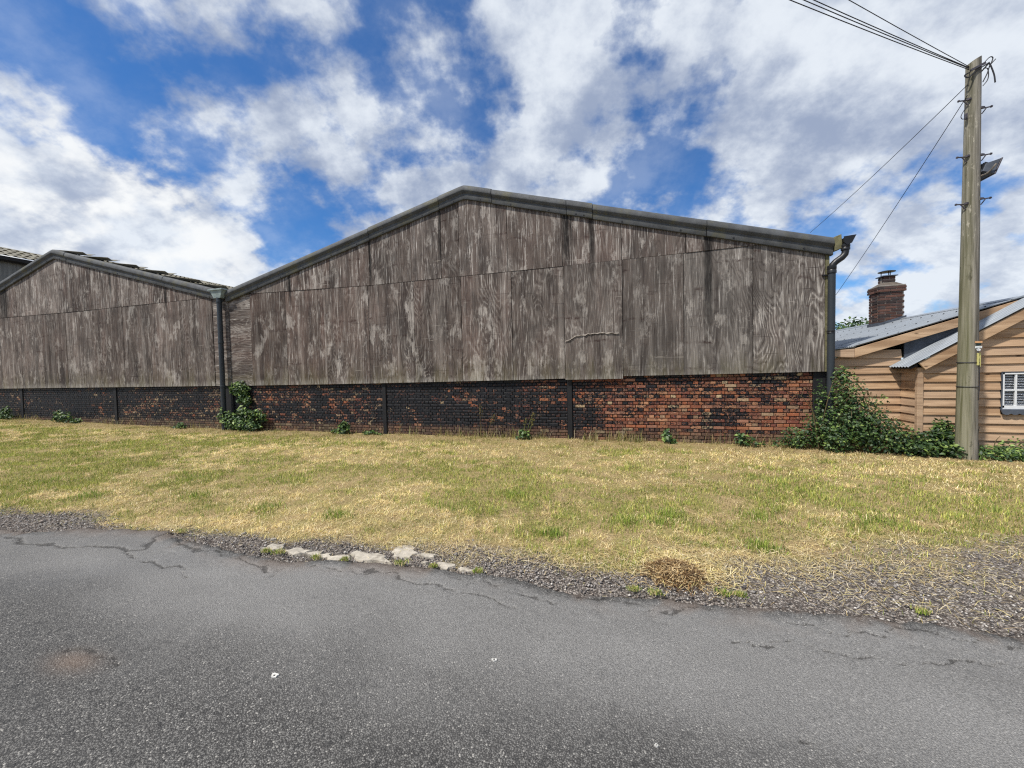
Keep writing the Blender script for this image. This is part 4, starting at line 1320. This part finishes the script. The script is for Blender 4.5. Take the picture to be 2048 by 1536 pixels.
dirw = Vector((-3.10, -2.29, 0)).normalized()
for k, (dz0, lat, dz1, lab_) in enumerate(((0.0, 0.0, 0.0, 'lowest of the bundled overhead cables leaving the pole top'), (0.02, 0.02, 0.05, 'second cable up in the overhead bundle from the pole top'),
                                     (0.03, 0.035, 0.11, 'third cable up in the overhead bundle from the pole top'), (0.045, 0.09, 0.50, 'uppermost overhead cable, slightly apart from the bundle'))):
    a = Vector((5.13, 7.93, 6.07 + dz0))
    b = a + dirw * 30 + Vector((0.6, -0.8, 0)) * lat * 8 + Vector((0, 0, 0.85 + dz1 * 3))
    wire(a, b, 0.55, 0.0055 if k != 3 else 0.005, lab_)
r1, r2 = Vector((0.458, 1.191, 0.341)), Vector((0.52, 1.204, 0.179))
C0 = Vector((0, 0, 1.56))
a = Vector((5.14, 7.95, 5.87))
b = C0 + r1 * 12.0
wire(a, b, 0.05, 0.0055, 'thin upper wire from pole sloping down behind the barn roof')
a = Vector((5.13, 7.95, 5.70))
b = C0 + r2 * 11.0
wire(a, b, 0.05, 0.0055, 'thin lower wire from pole sloping down past the barn downpipe')
#@@VEG

# ------------------------------------------------------------------ plants
def leaf_mesh(P, N_, size, colr, fold=0.25, aspect=0.62):
    """diamond leaves with a folded midrib; P centres, N_ facing, size array"""
    n = len(P)
    A = rng.normal(size=(n, 3))
    A -= N_ * np.sum(A * N_, 1, keepdims=True)
    A /= np.linalg.norm(A, axis=1, keepdims=True) + 1e-9
    B = np.cross(N_, A)
    s = size[:, None]
    base = P - A * s * 0.5
    tip = P + A * s * 0.5 - N_ * s * 0.12
    l1 = P - A * s * 0.08 + B * s * aspect * 0.5 + N_ * s * fold * 0.4
    l2 = P - A * s * 0.08 - B * s * aspect * 0.5 + N_ * s * fold * 0.4
    mid = P + A * s * 0.02
    V = np.stack([base, l1, tip, l2, mid], 1).reshape(-1, 3)
    i = np.arange(n)[:, None] * 5
    F = np.concatenate([i + np.array([[0, 4, 1]]), i + np.array([[1, 4, 2]]), i + np.array([[2, 4, 3]]), i + np.array([[3, 4, 0]])], 0)
    c_ = np.repeat(colr, 5, 0)
    return V, F, c_


GREENS = np.array([srgb(52, 78, 38)[:3], srgb(70, 98, 46)[:3], srgb(40, 64, 36)[:3], srgb(88, 112, 56)[:3], srgb(60, 84, 50)[:3]])


def shrub(name, label, cat, blobs, n, size, base, stems=(), bright=1.0, group=None, tips=0.12, lean=0.3):
    """blobs: (cx, cy, cz, rx, ry, rz, weight)"""
    o = empty(name, base, label, cat, group)
    b0 = np.array(base)
    w = np.array([b[6] for b in blobs], float)
    w /= w.sum()
    ks = rng.choice(len(blobs), n, p=w)
    B = np.array([b[:6] for b in blobs])[ks]
    u = rng.normal(size=(n, 3))
    u /= np.linalg.norm(u, axis=1, keepdims=True)
    rr = rng.random(n) ** 0.45
    lump = 0.55 + 0.95 * fbm(u[:, 0] * 3.5 + ks * 7, u[:, 2] * 3.5 + u[:, 1] * 2, 5, 3)
    P = B[:, :3] + u * (rr * lump)[:, None] * B[:, 3:6]
    keep = (P[:, 2] > 0.01) & (P[:, 1] < 8.66)
    P, u, rr = P[keep], u[keep], rr[keep]
    N_ = u * 0.6 + np.array([lean * -0.3, -0.5, 0.9]) + rng.normal(size=P.shape) * 0.55
    N_ /= np.linalg.norm(N_, axis=1, keepdims=True)
    c_ = GREENS[rng.integers(0, len(GREENS), len(P))] * (0.75 + 0.5 * rng.random((len(P), 1))) * bright
    yl = rng.random(len(P)) < tips
    c_[yl] = np.array(srgb(128, 150, 76)[:3]) * (0.8 + 0.4 * rng.random((yl.sum(), 1)))
    V, F, cc = leaf_mesh(P, N_, size * (0.6 + 0.8 * rng.random(len(P))), c_)
    link('foliage', raw_mesh('foliage', V - b0, F, False, cc), M_LEAF, o)
    for s in stems:
        MB().tube(curve(s, 5), [0.008 * (1 - 0.6 * i / (5 * (len(s) - 1))) for i in range(5 * (len(s) - 1) + 1)], 5).build('stem', M_WOODSTEM, o, smooth=True)
    return o


shrub('ivy', 'ivy clump climbing the black brickwork beside the valley downpipe', 'ivy',
      [(-10.92, 8.60, 1.22, 0.36, 0.10, 0.20, 1.0), (-10.75, 8.60, 1.0, 0.22, 0.09, 0.24, 0.7), (-10.6, 8.60, 0.86, 0.14, 0.08, 0.16, 0.3), (-10.95, 8.52, 0.22, 0.42, 0.20, 0.24, 1.0),
       (-10.45, 8.50, 0.16, 0.50, 0.22, 0.20, 1.0), (-10.30, 8.52, 0.48, 0.28, 0.14, 0.14, 0.5), (-10.02, 8.54, 0.42, 0.20, 0.12, 0.16, 0.35), (-11.3, 8.45, 0.42, 0.26, 0.12, 0.22, 0.4), (-10.75, 8.55, 0.55, 0.22, 0.1, 0.14, 0.35)],
      2600, 0.085, (-10.7, 8.55, 0), [[(-10.45, 8.5, 0.02), (-10.62, 8.54, 0.4), (-10.75, 8.57, 0.85)], [(-10.45, 8.5, 0.02), (-10.25, 8.5, 0.3), (-10.05, 8.52, 0.5)]], 1.0, tips=0.2)
bst = []
for i in range(16):
    x0 = random.uniform(3.3, 4.5)
    x1 = x0 + random.uniform(-0.5, 0.5)
    h = random.uniform(0.4, 1.35) * (1.0 if x1 < 4.2 else 0.45)
    bst.append([(x0, 8.35 + random.uniform(-.15, .1), 0.02), ((x0 + x1) / 2, 8.25, h * 0.7), (x1, 8.15 + random.uniform(-.2, .1), h), (x1 + (x1 - x0) * 0.4, 8.05, h * 0.85)])
shrub('bramble_bush', 'large dark bramble bush growing round the barn corner downpipe', 'bush',
      [(3.80, 8.36, 0.95, 0.24, 0.22, 0.48, 1.0), (3.72, 8.40, 1.35, 0.13, 0.14, 0.20, 0.22), (3.95, 8.30, 0.55, 0.45, 0.28, 0.48, 1.7), (4.25, 8.22, 0.32, 0.45, 0.30, 0.34, 1.3), (4.55, 8.22, 0.18, 0.35, 0.28, 0.22, 0.7),
       (3.45, 8.40, 0.48, 0.26, 0.20, 0.34, 0.5), (3.15, 8.46, 0.22, 0.32, 0.16, 0.22, 0.4), (2.95, 8.45, 0.10, 0.3, 0.16, 0.12, 0.15), (3.6, 8.2, 0.25, 0.35, 0.25, 0.28, 0.8), (3.42, 8.46, 0.95, 0.12, 0.1, 0.35, 0.12)],
      7400, 0.052, (3.9, 8.3, 0), bst, 0.85, tips=0.10)
shrub('bramble_bush', 'low dark brambles between the porch corner and the pole base', 'bush',
      [(4.98, 8.18, 0.22, 0.28, 0.14, 0.26, 1.0), (5.05, 8.20, 0.42, 0.16, 0.10, 0.24, 0.35), (4.75, 8.1, 0.14, 0.24, 0.2, 0.16, 0.6), (5.12, 8.05, 0.12, 0.16, 0.2, 0.14, 0.4)],
      2200, 0.062, (4.95, 8.15, 0), [[(5.0, 8.2, 0), (5.05, 8.2, 0.4), (5.0, 8.18, 0.66)]], 0.85)
shrub('ground_elder', 'low weedy growth along the house foot, right of the pole', 'weed',
      [(5.55, 8.05, 0.07, 0.35, 0.22, 0.13, 1.0), (5.95, 8.0, 0.08, 0.4, 0.24, 0.14, 1.0), (6.35, 7.95, 0.07, 0.35, 0.25, 0.13, 1.0), (6.0, 8.2, 0.16, 0.3, 0.1, 0.16, 0.3)],
      2200, 0.05, (5.9, 8.05, 0), [[(5.65, 8.15, 0), (5.68, 8.15, 0.25), (5.72, 8.12, 0.36)]], 1.05, tips=0.3)
for (x, y, w_, h, n, sz, lab_) in ((-7.18, 8.50, 0.20, 0.17, 340, 0.085, 'round bright green leafy weed against the brick wall'),
                                   (-6.42, 8.52, 0.24, 0.06, 130, 0.07, 'flat green weed left of the first black post'),
                                   (0.77, 8.50, 0.11, 0.16, 90, 0.10, 'small broad-leaved dock beside the white marker stub'),
                                   (-2.24, 8.50, 0.16, 0.12, 120, 0.08, 'green weed clump at the wall foot left of the second post'),
                                   (2.18, 8.50, 0.20, 0.15, 170, 0.07, 'small scrambling weed at the foot of the reddest bricks'),
                                   (-18.9, 8.45, 0.55, 0.22, 420, 0.09, 'scrubby weeds at the foot of the left-hand barn'),
                                   (-22.2, 8.45, 0.40, 0.26, 340, 0.09, 'green scrub at the far left foot of the left-hand barn'),
                                   (-13.2, 8.50, 0.22, 0.10, 120, 0.08, 'single low weed near the pale bricks of the left barn')):
    gz = float(ground_z(np.array(x), np.array(y)))
    shrub('weed', lab_, 'weed', [(x, y, gz + h * 0.8, w_ * 0.9, 0.12, h * 0.9, 1.0), (x + random.uniform(-0.6, 0.6) * w_, y, gz + h * 1.4, w_ * 0.4, 0.08, h * 0.6, 0.3), (x + random.choice((-1, 1)) * w_ * 1.2, y, gz + h * 0.3, w_ * 0.7, 0.1, h * 0.5, 0.3)], n, sz, (x, y, gz), [[(x, y, gz - 0.02), (x + 0.02, y - 0.02, gz + h), (x + 0.05, y - 0.03, gz + h * 1.7)]], 1.0)

# tall flowering grass by the second post and dry dead stalks
def stalks(name, label, cat, base, items, colr, seeds=True):
    o = empty(name, base, label, cat)
    for (x, h, lx) in items:
        y = base[1] + random.uniform(-0.05, 0.05)
        pts = curve([(x, y, 0), (x + lx * 0.3, y, h * 0.5), (x + lx, y - 0.03, h)], 5)
        MB().tube(pts, [0.006 * (1 - 0.6 * i / (len(pts) - 1)) for i in range(len(pts))], 5).build('stem', colr, o)
        if seeds:
            n = 36
            t_ = rng.random(n)
            P = np.array([[x + lx * (0.6 + 0.4 * q) + random.gauss(0, 0.025), y + random.gauss(0, 0.02), h * (0.62 + 0.38 * q)] for q in t_])
            N_ = rng.normal(size=(n, 3))
            N_ /= np.linalg.norm(N_, axis=1, keepdims=True)
            c_ = np.array(srgb(120, 112, 66)[:3]) * (0.7 + 0.6 * rng.random((n, 1)))
            V, F, cc = leaf_mesh(P, N_, 0.035 + 0.02 * rng.random(n), c_, aspect=0.3)
            link('seed_head', raw_mesh('seed_head', V - np.array(base), F, False, cc), M_GRASS, o)
    return o


stalks('flowering_weed', 'tall green flowering weed leaning beside the second black post', 'weed', (-2.15, 8.5, 0), [(-2.2, 0.62, 0.18), (-2.15, 0.48, 0.12), (-2.25, 0.5, 0.05)], m_plain('green_stem', srgb(110, 122, 60), 0.8, 0.2, 20, 0.1))
stalks('dead_stalk', 'pair of dry brown dead stalks standing against the black bricks', 'stalk', (-3.2, 8.55, 0), [(-3.35, 0.80, 0.02), (-3.15, 0.55, 0.16)], M_STALK)
mk = MB()
mk.obox((0.835, 8.655, 0.16), (0.020, 0, 0.0), (0, 0.018, 0), (-0.010, 0.0, 0.085))
mk.build('marker_stub', M_WHITE, None, bevel=0.006, label='short white marker stub leaning on the wall behind the dock', cat='marker')

# tree top beyond the house roof
tree = empty('tree', (15.0, 32, 0), 'distant green tree top seen over the house roof beside the chimney', 'tree')
MB().tube([(15, 32, 0), (15.1, 32, 1.6), (14.9, 32.1, 3.0)], [0.22, 0.17, 0.08], 8).build('trunk', M_WOODSTEM, tree)
for k in range(5):
    MB().tube([(15, 32, 1.4 + 0.2 * k), (15 + 1.4 * math.cos(k * 1.3), 32 + math.sin(k * 1.3), 2.6 + 0.15 * k)], [0.08, 0.03], 6).build('branch', M_WOODSTEM, tree)
n = 5200
u = rng.normal(size=(n, 3))
u /= np.linalg.norm(u, axis=1, keepdims=True)
P = np.array([14.7, 32, 2.75]) + u * (rng.random(n) ** 0.35 * (0.7 + 0.6 * fbm(u[:, 0] * 4, u[:, 2] * 4 + u[:, 1] * 3, 77, 4)))[:, None] * np.array([2.6, 1.8, 1.85])
N_ = u + rng.normal(size=u.shape) * 0.6
N_ /= np.linalg.norm(N_, axis=1, keepdims=True)
V, F, cc = leaf_mesh(P, N_, 0.16 + 0.12 * rng.random(n), GREENS[rng.integers(0, 5, n)] * (0.8 + 0.5 * rng.random((n, 1))))
link('crown', raw_mesh('crown', V - BASE['tree'], F, False, cc), M_LEAF, tree)

# ------------------------------------------------------------------ grass
def blades(X_, Y_, L, lean, az, wdt, colr, z0, segs=2):
    n = len(X_)
    dirv = np.stack([np.cos(az), np.sin(az)], 1)
    side = np.stack([-np.sin(az), np.cos(az)], 1)
    # blade facing roughly random; curved in the lean direction
    P0 = np.stack([X_, Y_, z0 - 0.005], 1)
    mid = P0.copy()
    mid[:, :2] += dirv * (L * np.sin(lean) * 0.40)[:, None]
    mid[:, 2] += L * np.cos(lean * 0.75) * 0.55
    tip = P0.copy()
    tip[:, :2] += dirv * (L * np.sin(lean))[:, None]
    tip[:, 2] += np.maximum(L * np.cos(lean), 0.006)
    s3 = np.concatenate([side, np.zeros((n, 1))], 1) * wdt[:, None] * 0.5
    V = np.stack([P0 - s3, P0 + s3, mid + s3 * 0.8, mid - s3 * 0.8, tip], 1).reshape(-1, 3)
    i = np.arange(n)[:, None] * 5
    F = np.concatenate([i + np.array([[0, 1, 2]]), i + np.array([[0, 2, 3]]), i + np.array([[3, 2, 4]])], 0)
    return V, F, np.repeat(colr, 5, 0)


def green_field(x, y):
    g = fbm(x * 0.55, y * 1.1, 201, 4) * 0.55 + fbm(x * 2.6, y * 3.4, 207, 3) * 0.45
    g = g + 0.10 * np.exp(-((y - 4.9) / 1.1) ** 2) - 0.10 * sstep(7.2, 8.4, y)
    g = g + 0.10 * sstep(-1, 2.0, x) * np.exp(-((y - 5.2) / 0.6) ** 2) - 0.12 * sstep(2, 4.5, x) * sstep(6.0, 7.0, y)
    g = g + 0.07 * sstep(-4, -9, x)
    return g


def scatter(nt):
    y = rng.random(nt) * (8.62 - 2.6) + 2.6
    xa, xb = -2.75 * y - 1.5, 0.78 * y + 1.6
    x = xa + rng.random(nt) * (xb - xa)
    wgt = (xb - xa) / (2.75 * 8.62 + 0.78 * 8.62 + 3.1)
    keep = rng.random(nt) < wgt * np.clip((5.2 / y) ** 1.3, 0.35, 2.0) / 1.4
    return x[keep], y[keep]


x, y = scatter(1250000)
gm = gravel_mask(x, y)
dens = (1 - gm) * (0.35 + 0.65 * sstep(0.34, 0.56, fbm(x * 3.1, y * 3.1, 211, 4))) + 0.012
dens = dens * (0.55 + 0.45 * sstep(8.5, 7.6, y)) * (y > np.interp(x, EDGE[:, 0], EDGE[:, 1]) + 0.04)
k = rng.random(len(x)) < dens
x, y = x[k], y[k]
g = green_field(x, y)
g = g + (fbm(x * 10, y * 12, 311, 2) - 0.5) * 0.25
isg = rng.random(len(x)) < sstep(0.46, 0.63, g) * 0.85 + 0.03
n = len(x)
tall = rng.random(n)
L = np.where(isg, 0.028 + 0.042 * tall, 0.025 + 0.045 * tall) * (0.75 + 0.5 * fbm(x * 1.5, y * 1.5, 215, 3))
clump = 0.5 * fbm(x * 9, y * 11, 301, 3) + 0.5 * fbm(x * 24, y * 28, 307, 2)
clump = np.clip((clump - 0.5) * 3.2 + 0.5, 0, 1)
L = L * (0.45 + 0.85 * clump) * (1 + 0.10 * np.clip(y - 5, 0, 4))
lean = np.where(isg, rng.normal(0.55, 0.30, n), rng.normal(1.25, 0.28, n))
lean = np.clip(lean, 0.05, 1.52)
az = rng.random(n) * 2 * math.pi
wd = (0.0024 + 0.0022 * rng.random(n)) * (1 + 0.22 * np.clip(y - 3.5, 0, 6))
straw = np.array([srgb(218, 200, 148)[:3], srgb(204, 182, 128)[:3], srgb(232, 218, 178)[:3], srgb(186, 162, 114)[:3], srgb(212, 198, 132)[:3]])
gr = np.array([srgb(142, 150, 70)[:3], srgb(168, 170, 86)[:3], srgb(120, 136, 64)[:3], srgb(192, 188, 104)[:3], srgb(106, 124, 60)[:3]])
colr = np.where(isg[:, None], gr[rng.integers(0, 5, n)], straw[rng.integers(0, 5, n)])
patch = fbm(x * 0.8, y * 1.2, 219, 3)[:, None]
colr = colr * (0.78 + 0.44 * patch) * (0.85 + 0.3 * rng.random((n, 1))) * (0.62 + 0.62 * clump[:, None]) * 1.06
brown = sstep(7.6, 8.2, y + (fbm(x, y, 223, 3) - 0.5) * 0.6)[:, None] * 0.55
colr = colr * (1 - brown) + np.array(srgb(138, 118, 86)[:3]) * brown
V, F, cc = blades(x, y, L, lean, az, wd, colr, ground_z(x, y))
link('grass', raw_mesh('grass', V, F, False, cc), M_GRASS, kind='stuff', label='short dry mown grass with green patches on the verge', cat='grass')

# longer unmown grass along the foot of the walls
n = 5200
x = rng.random(n) * 9.0 - 5.2
x = np.where(rng.random(n) < 0.45, rng.random(n) * 3.6 - 1.6, x)
far = rng.random(n) < 0.25
x = np.where(far, rng.random(n) * -18 - 5, x)
y = 8.66 - np.abs(rng.normal(0, 0.10, n))
kk = rng.random(n) < sstep(0.35, 0.6, fbm(x * 1.9, x * 0 + 2.2, 231, 3)) * 0.75 + 0.05
x, y = x[kk], y[kk]
n = len(x)
L = 0.07 + 0.30 * rng.random(n) ** 2.4
lean = np.clip(np.abs(rng.normal(0.45, 0.35, n)), 0, 1.45)
isg = rng.random(n) < 0.28
colr = np.where(isg[:, None], gr[rng.integers(0, 5, n)] * 0.75, straw[rng.integers(0, 5, n)] * 0.62) * (0.7 + 0.5 * rng.random((n, 1)))
V, F, cc = blades(x, y, L, lean, rng.random(n) * 2 * math.pi, 0.005 + 0.004 * rng.random(n), colr, ground_z(x, y))
link('long_grass', raw_mesh('long_grass', V, F, False, cc), M_GRASS, kind='stuff', label='thin long dry grass along the foot of the brick walls', cat='grass')

# brighter tufts in the verge
tufts = [(-1.86, 4.06, 0.16), (0.32, 4.13, 0.11), (-0.02, 4.05, 0.10), (0.42, 4.4, 0.10), (-1.35, 4.6, 0.09), (1.25, 4.5, 0.10), (1.1, 3.75, 0.07), (2.3, 4.6, 0.12), (-3.1, 3.5, 0.10), (-4.1, 3.5, 0.12), (-6.9, 3.3, 0.14), (-5.4, 3.6, 0.13), (-6.5, 4.2, 0.18), (-4.9, 4.6, 0.2), (2.0, 5.6, 0.2), (-0.7, 3.6, 0.07), (-8.5, 3.6, 0.16),
         (0.03, 2.80, 0.035), (0.17, 2.79, 0.04), (0.62, 2.90, 0.04), (0.72, 2.91, 0.035), (1.75, 2.98, 0.03), (-2.95, 2.63, 0.05), (-2.55, 2.63, 0.04), (-2.28, 2.66, 0.03), (-1.8, 2.73, 0.05), (-3.08, 2.62, 0.035), (-1.5, 2.74, 0.03), (-4.33, 2.75, 0.04), (-1.12, 2.76, 0.04)]
for i, (tx, ty_, tr) in enumerate(tufts):
    small = ty_ < 3.05
    n = 150 if small else 420
    x = tx + rng.normal(0, tr * (0.6 if small else 1.0), n)
    y = ty_ + rng.normal(0, tr * (0.45 if small else 0.8), n)
    L = (0.015 + 0.025 * rng.random(n)) if small else (0.035 + 0.05 * rng.random(n))
    colr = gr[rng.integers(0, 5, n)] * np.array([0.82, 1.0, 0.7]) * (0.7 + 0.5 * rng.random((n, 1)))
    yl = rng.random(n) < (0.4 if small else 0.15)
    colr[yl] = straw[0] * 0.9
    V, F, cc = blades(x, y, L, np.clip(np.abs(rng.normal(0.5, 0.35, n)), 0, 1.4), rng.random(n) * 6.283, 0.003 + 0.003 * rng.random(n), colr, np.maximum(ground_z(x, y), 0.0) if not small else np.full(n, 0.012))
    if i == 0:
        AT = [], [], []
        off = 0
    AT[0].append(V); AT[1].append(F + off); AT[2].append(cc)
    off += len(V)
link('grass_tufts', raw_mesh('grass_tufts', np.concatenate(AT[0]), np.concatenate(AT[1]), False, np.concatenate(AT[2])), M_GRASS, kind='stuff', label='brighter green tufts scattered over verge and road edge', cat='grass')

# loose gravel along the road edge
nt = 150000
x = rng.random(nt) * 13.5 - 8.2
y = 2.2 + rng.random(nt) * 2.6
e = np.interp(x, EDGE[:, 0], EDGE[:, 1])
k = (y > e + 0.0) & (rng.random(nt) < gravel_mask(x, y) * (0.5 + 0.5 * fbm(x * 4, y * 4, 241, 3)) * (1 - 0.55 * sstep(0.4, 2.0, x) * sstep(3.1, 3.5, y)))
x, y = x[k][:26000], y[k][:26000]
n = len(x)
r_ = 0.003 + 0.008 * rng.random(n) ** 2.6
r_[rng.random(n) < 0.012] *= 2.2
octv = np.array([(1, 0, 0), (0, 1, 0), (-1, 0, 0), (0, -1, 0), (0, 0, 1), (0, 0, -1)], float)
octf = np.array([(0, 1, 4), (1, 2, 4), (2, 3, 4), (3, 0, 4), (1, 0, 5), (2, 1, 5), (3, 2, 5), (0, 3, 5)])
sc3 = np.stack([0.8 + 0.6 * rng.random(n), 0.7 + 0.5 * rng.random(n), 0.45 + 0.35 * rng.random(n)], 1)
V = octv[None] * sc3[:, None] * r_[:, None, None] * (0.75 + 0.5 * rng.random((n, 6, 1)))
a = rng.random(n) * 6.283
ca, sa = np.cos(a)[:, None], np.sin(a)[:, None]
V = np.stack([V[:, :, 0] * ca - V[:, :, 1] * sa, V[:, :, 0] * sa + V[:, :, 1] * ca, V[:, :, 2]], 2)
V += np.stack([x, y, np.maximum(ground_z(x, y), -0.012) + r_ * 0.35], 1)[:, None]
F = (np.arange(n)[:, None, None] * 6 + octf[None]).reshape(-1, 3)
pc_ = np.array([srgb(164, 158, 152)[:3], srgb(132, 126, 122)[:3], srgb(190, 184, 176)[:3], srgb(104, 100, 98)[:3], srgb(148, 136, 126)[:3], srgb(84, 80, 78)[:3]])
cc = np.repeat(pc_[rng.integers(0, 6, n)] * (0.7 + 0.5 * rng.random((n, 1))), 6, 0)
link('gravel', raw_mesh('gravel', V.reshape(-1, 3), F, True, cc), M_PEB, kind='stuff', label='loose grey gravel between road and grass', cat='gravel')

# raked heap of dry clippings on the gravel
heap = empty('straw_heap', (0.36, 3.14, 0), 'small heap of dry brown grass clippings on the gravel', 'straw heap')


def straws(n, cx, cy, sx_, sy_, hz, cols, lmin, lmax, wd0):
    x = cx + rng.normal(0, sx_, n)
    y = cy + rng.normal(0, sy_, n)
    rr = np.sqrt(((x - cx) / (2 * sx_)) ** 2 + ((y - cy) / (2 * sy_)) ** 2)
    top_ = hz * np.clip(1 - rr ** 2, 0, 1)
    z = top_ * (0.25 + 0.75 * rng.random(n) ** 0.5)
    L = lmin + (lmax - lmin) * rng.random(n)
    az = rng.random(n) * 6.283
    tl = rng.normal(0, 0.28, n)
    D = np.stack([np.cos(az) * np.cos(tl), np.sin(az) * np.cos(tl), np.sin(tl)], 1) * L[:, None] * 0.5
    S = np.stack([-np.sin(az), np.cos(az), rng.normal(0, 0.3, n)], 1) * wd0
    P = np.stack([x, y, z + 0.008], 1)
    bend = np.stack([np.zeros(n), np.zeros(n), 0.12 * L * rng.random(n)], 1)
    V = np.stack([P - D - S, P - D + S, P + bend + S, P + bend - S, P + D + S * 0.6, P + D - S * 0.6], 1).reshape(-1, 3)
    V[:, 2] = np.maximum(V[:, 2], 0.003)
    i = np.arange(n)[:, None] * 6
    F = np.concatenate([i + np.array([[0, 1, 2, 3]]), i + np.array([[3, 2, 4, 5]])], 0)
    c_ = cols[rng.integers(0, len(cols), n)] * (0.65 + 0.6 * rng.random((n, 1)))
    return V, F, np.repeat(c_, 6, 0)


bcol = np.array([srgb(156, 126, 84)[:3], srgb(192, 164, 118)[:3], srgb(124, 96, 64)[:3], srgb(212, 188, 144)[:3], srgb(88, 68, 48)[:3]])
V, F, cc = straws(2300, 0.34, 3.12, 0.11, 0.095, 0.06, bcol, 0.03, 0.09, 0.0022)
hb_ = np.array([0.36, 3.14, 0])
link('clippings', raw_mesh('clippings', V - hb_, F, False, cc), M_GRASS, heap)
V, F, cc = straws(1500, 0.42, 3.22, 0.20, 0.12, 0.02, straw, 0.05, 0.13, 0.0018)
link('loose_straw', raw_mesh('loose_straw', V - hb_, F, False, cc), M_GRASS, heap)
moundV, moundF = [(0.34, 3.12, 0.040)], []
for r_i, (f, zz) in enumerate(((0.45, 0.034), (0.8, 0.016), (1.05, -0.01))):
    for j in range(18):
        a = 2 * math.pi * j / 18
        moundV.append((0.34 + 0.20 * f * math.cos(a) * random.uniform(.9, 1.1), 3.12 + 0.17 * f * math.sin(a) * random.uniform(.9, 1.1), zz))
for j in range(18):
    moundF.append((0, 1 + j, 1 + (j + 1) % 18))
    for q in range(2):
        moundF.append((1 + q * 18 + j, 1 + (q + 1) * 18 + j, 1 + (q + 1) * 18 + (j + 1) % 18, 1 + q * 18 + (j + 1) % 18))
MB().add(moundV, moundF).build('core', m_plain('dark_clippings', srgb(70, 48, 32), 0.95, 0.4, 30, 0.6), heap)
# strewn dry straw over the gravel to the right and elsewhere
AV, AF, AC, off = [], [], [], 0
for (cx, cy, sx_, sy_, n) in ((1.6, 3.55, 0.65, 0.18, 1500), (2.6, 3.9, 0.7, 0.24, 1500), (0.9, 3.40, 0.45, 0.13, 1100), (3.6, 4.1, 0.8, 0.28, 1200), (-4.55, 2.80, 0.16, 0.07, 500), (-0.3, 3.12, 0.5, 0.1, 900), (-2.0, 3.05, 0.9, 0.08, 900), (1.6, 3.05, 0.8, 0.10, 350)):
    V, F, cc = straws(n, cx, cy, sx_, sy_, 0.008, straw * np.array([0.98, 0.98, 1.05]), 0.03, 0.085, 0.0013)
    AV.append(V); AF.append(F + off); AC.append(cc)
    off += len(V)
link('loose_straw', raw_mesh('strewn_straw', np.concatenate(AV), np.concatenate(AF), False, np.concatenate(AC)), M_GRASS, kind='stuff', label='dry straw strewn over the gravel beside the road', cat='straw')

# scraps and spots on the road
M_SCRAP = m_plain('dirty_paper', srgb(190, 188, 182), 0.8, 0.3, 60, 0.3)
for (sx, sy, s, mat_, nm, lab_) in ((-1.75, 1.505, 0.022, M_SCRAP, 'litter_scrap', 'small crumpled white scrap on the asphalt, left of centre'),
                                    (-0.695, 1.90, 0.017, M_SCRAP, 'litter_scrap', 'tiny white scrap near the middle of the road'),
                                    (0.10, 1.62, 0.009, M_SCRAP, 'litter_scrap', 'tiny white fleck on the asphalt, right of centre')):
    rz_ = 0.022 + (float(fbm(np.array(sx * 0.8), np.array(sy * 0.8), 91, 3)) - 0.5) * 0.02
    k = 11
    ring = [(sx + s * random.uniform(0.6, 1.1) * math.cos(6.283 * j / k), sy + s * 0.8 * random.uniform(0.6, 1.1) * math.sin(6.283 * j / k)) for j in range(k)]
    inn = [(sx + (q[0] - sx) * 0.35, sy + (q[1] - sy) * 0.35) for q in ring]
    V = [(q[0], q[1], rz_ + 0.006 + random.uniform(-.002, .003)) for q in ring] + [(q[0], q[1], rz_ + 0.003 + random.uniform(0, .004)) for q in inn] + [(q[0], q[1], rz_ - 0.004) for q in ring]
    F = [(j, (j + 1) % k, k + (j + 1) % k, k + j) for j in range(k)] + [(2 * k + j, 2 * k + (j + 1) % k, (j + 1) % k, j) for j in range(k)]
    MB().add(V, F).build(nm, mat_, None, label=lab_, cat='litter', group='litter on the road')
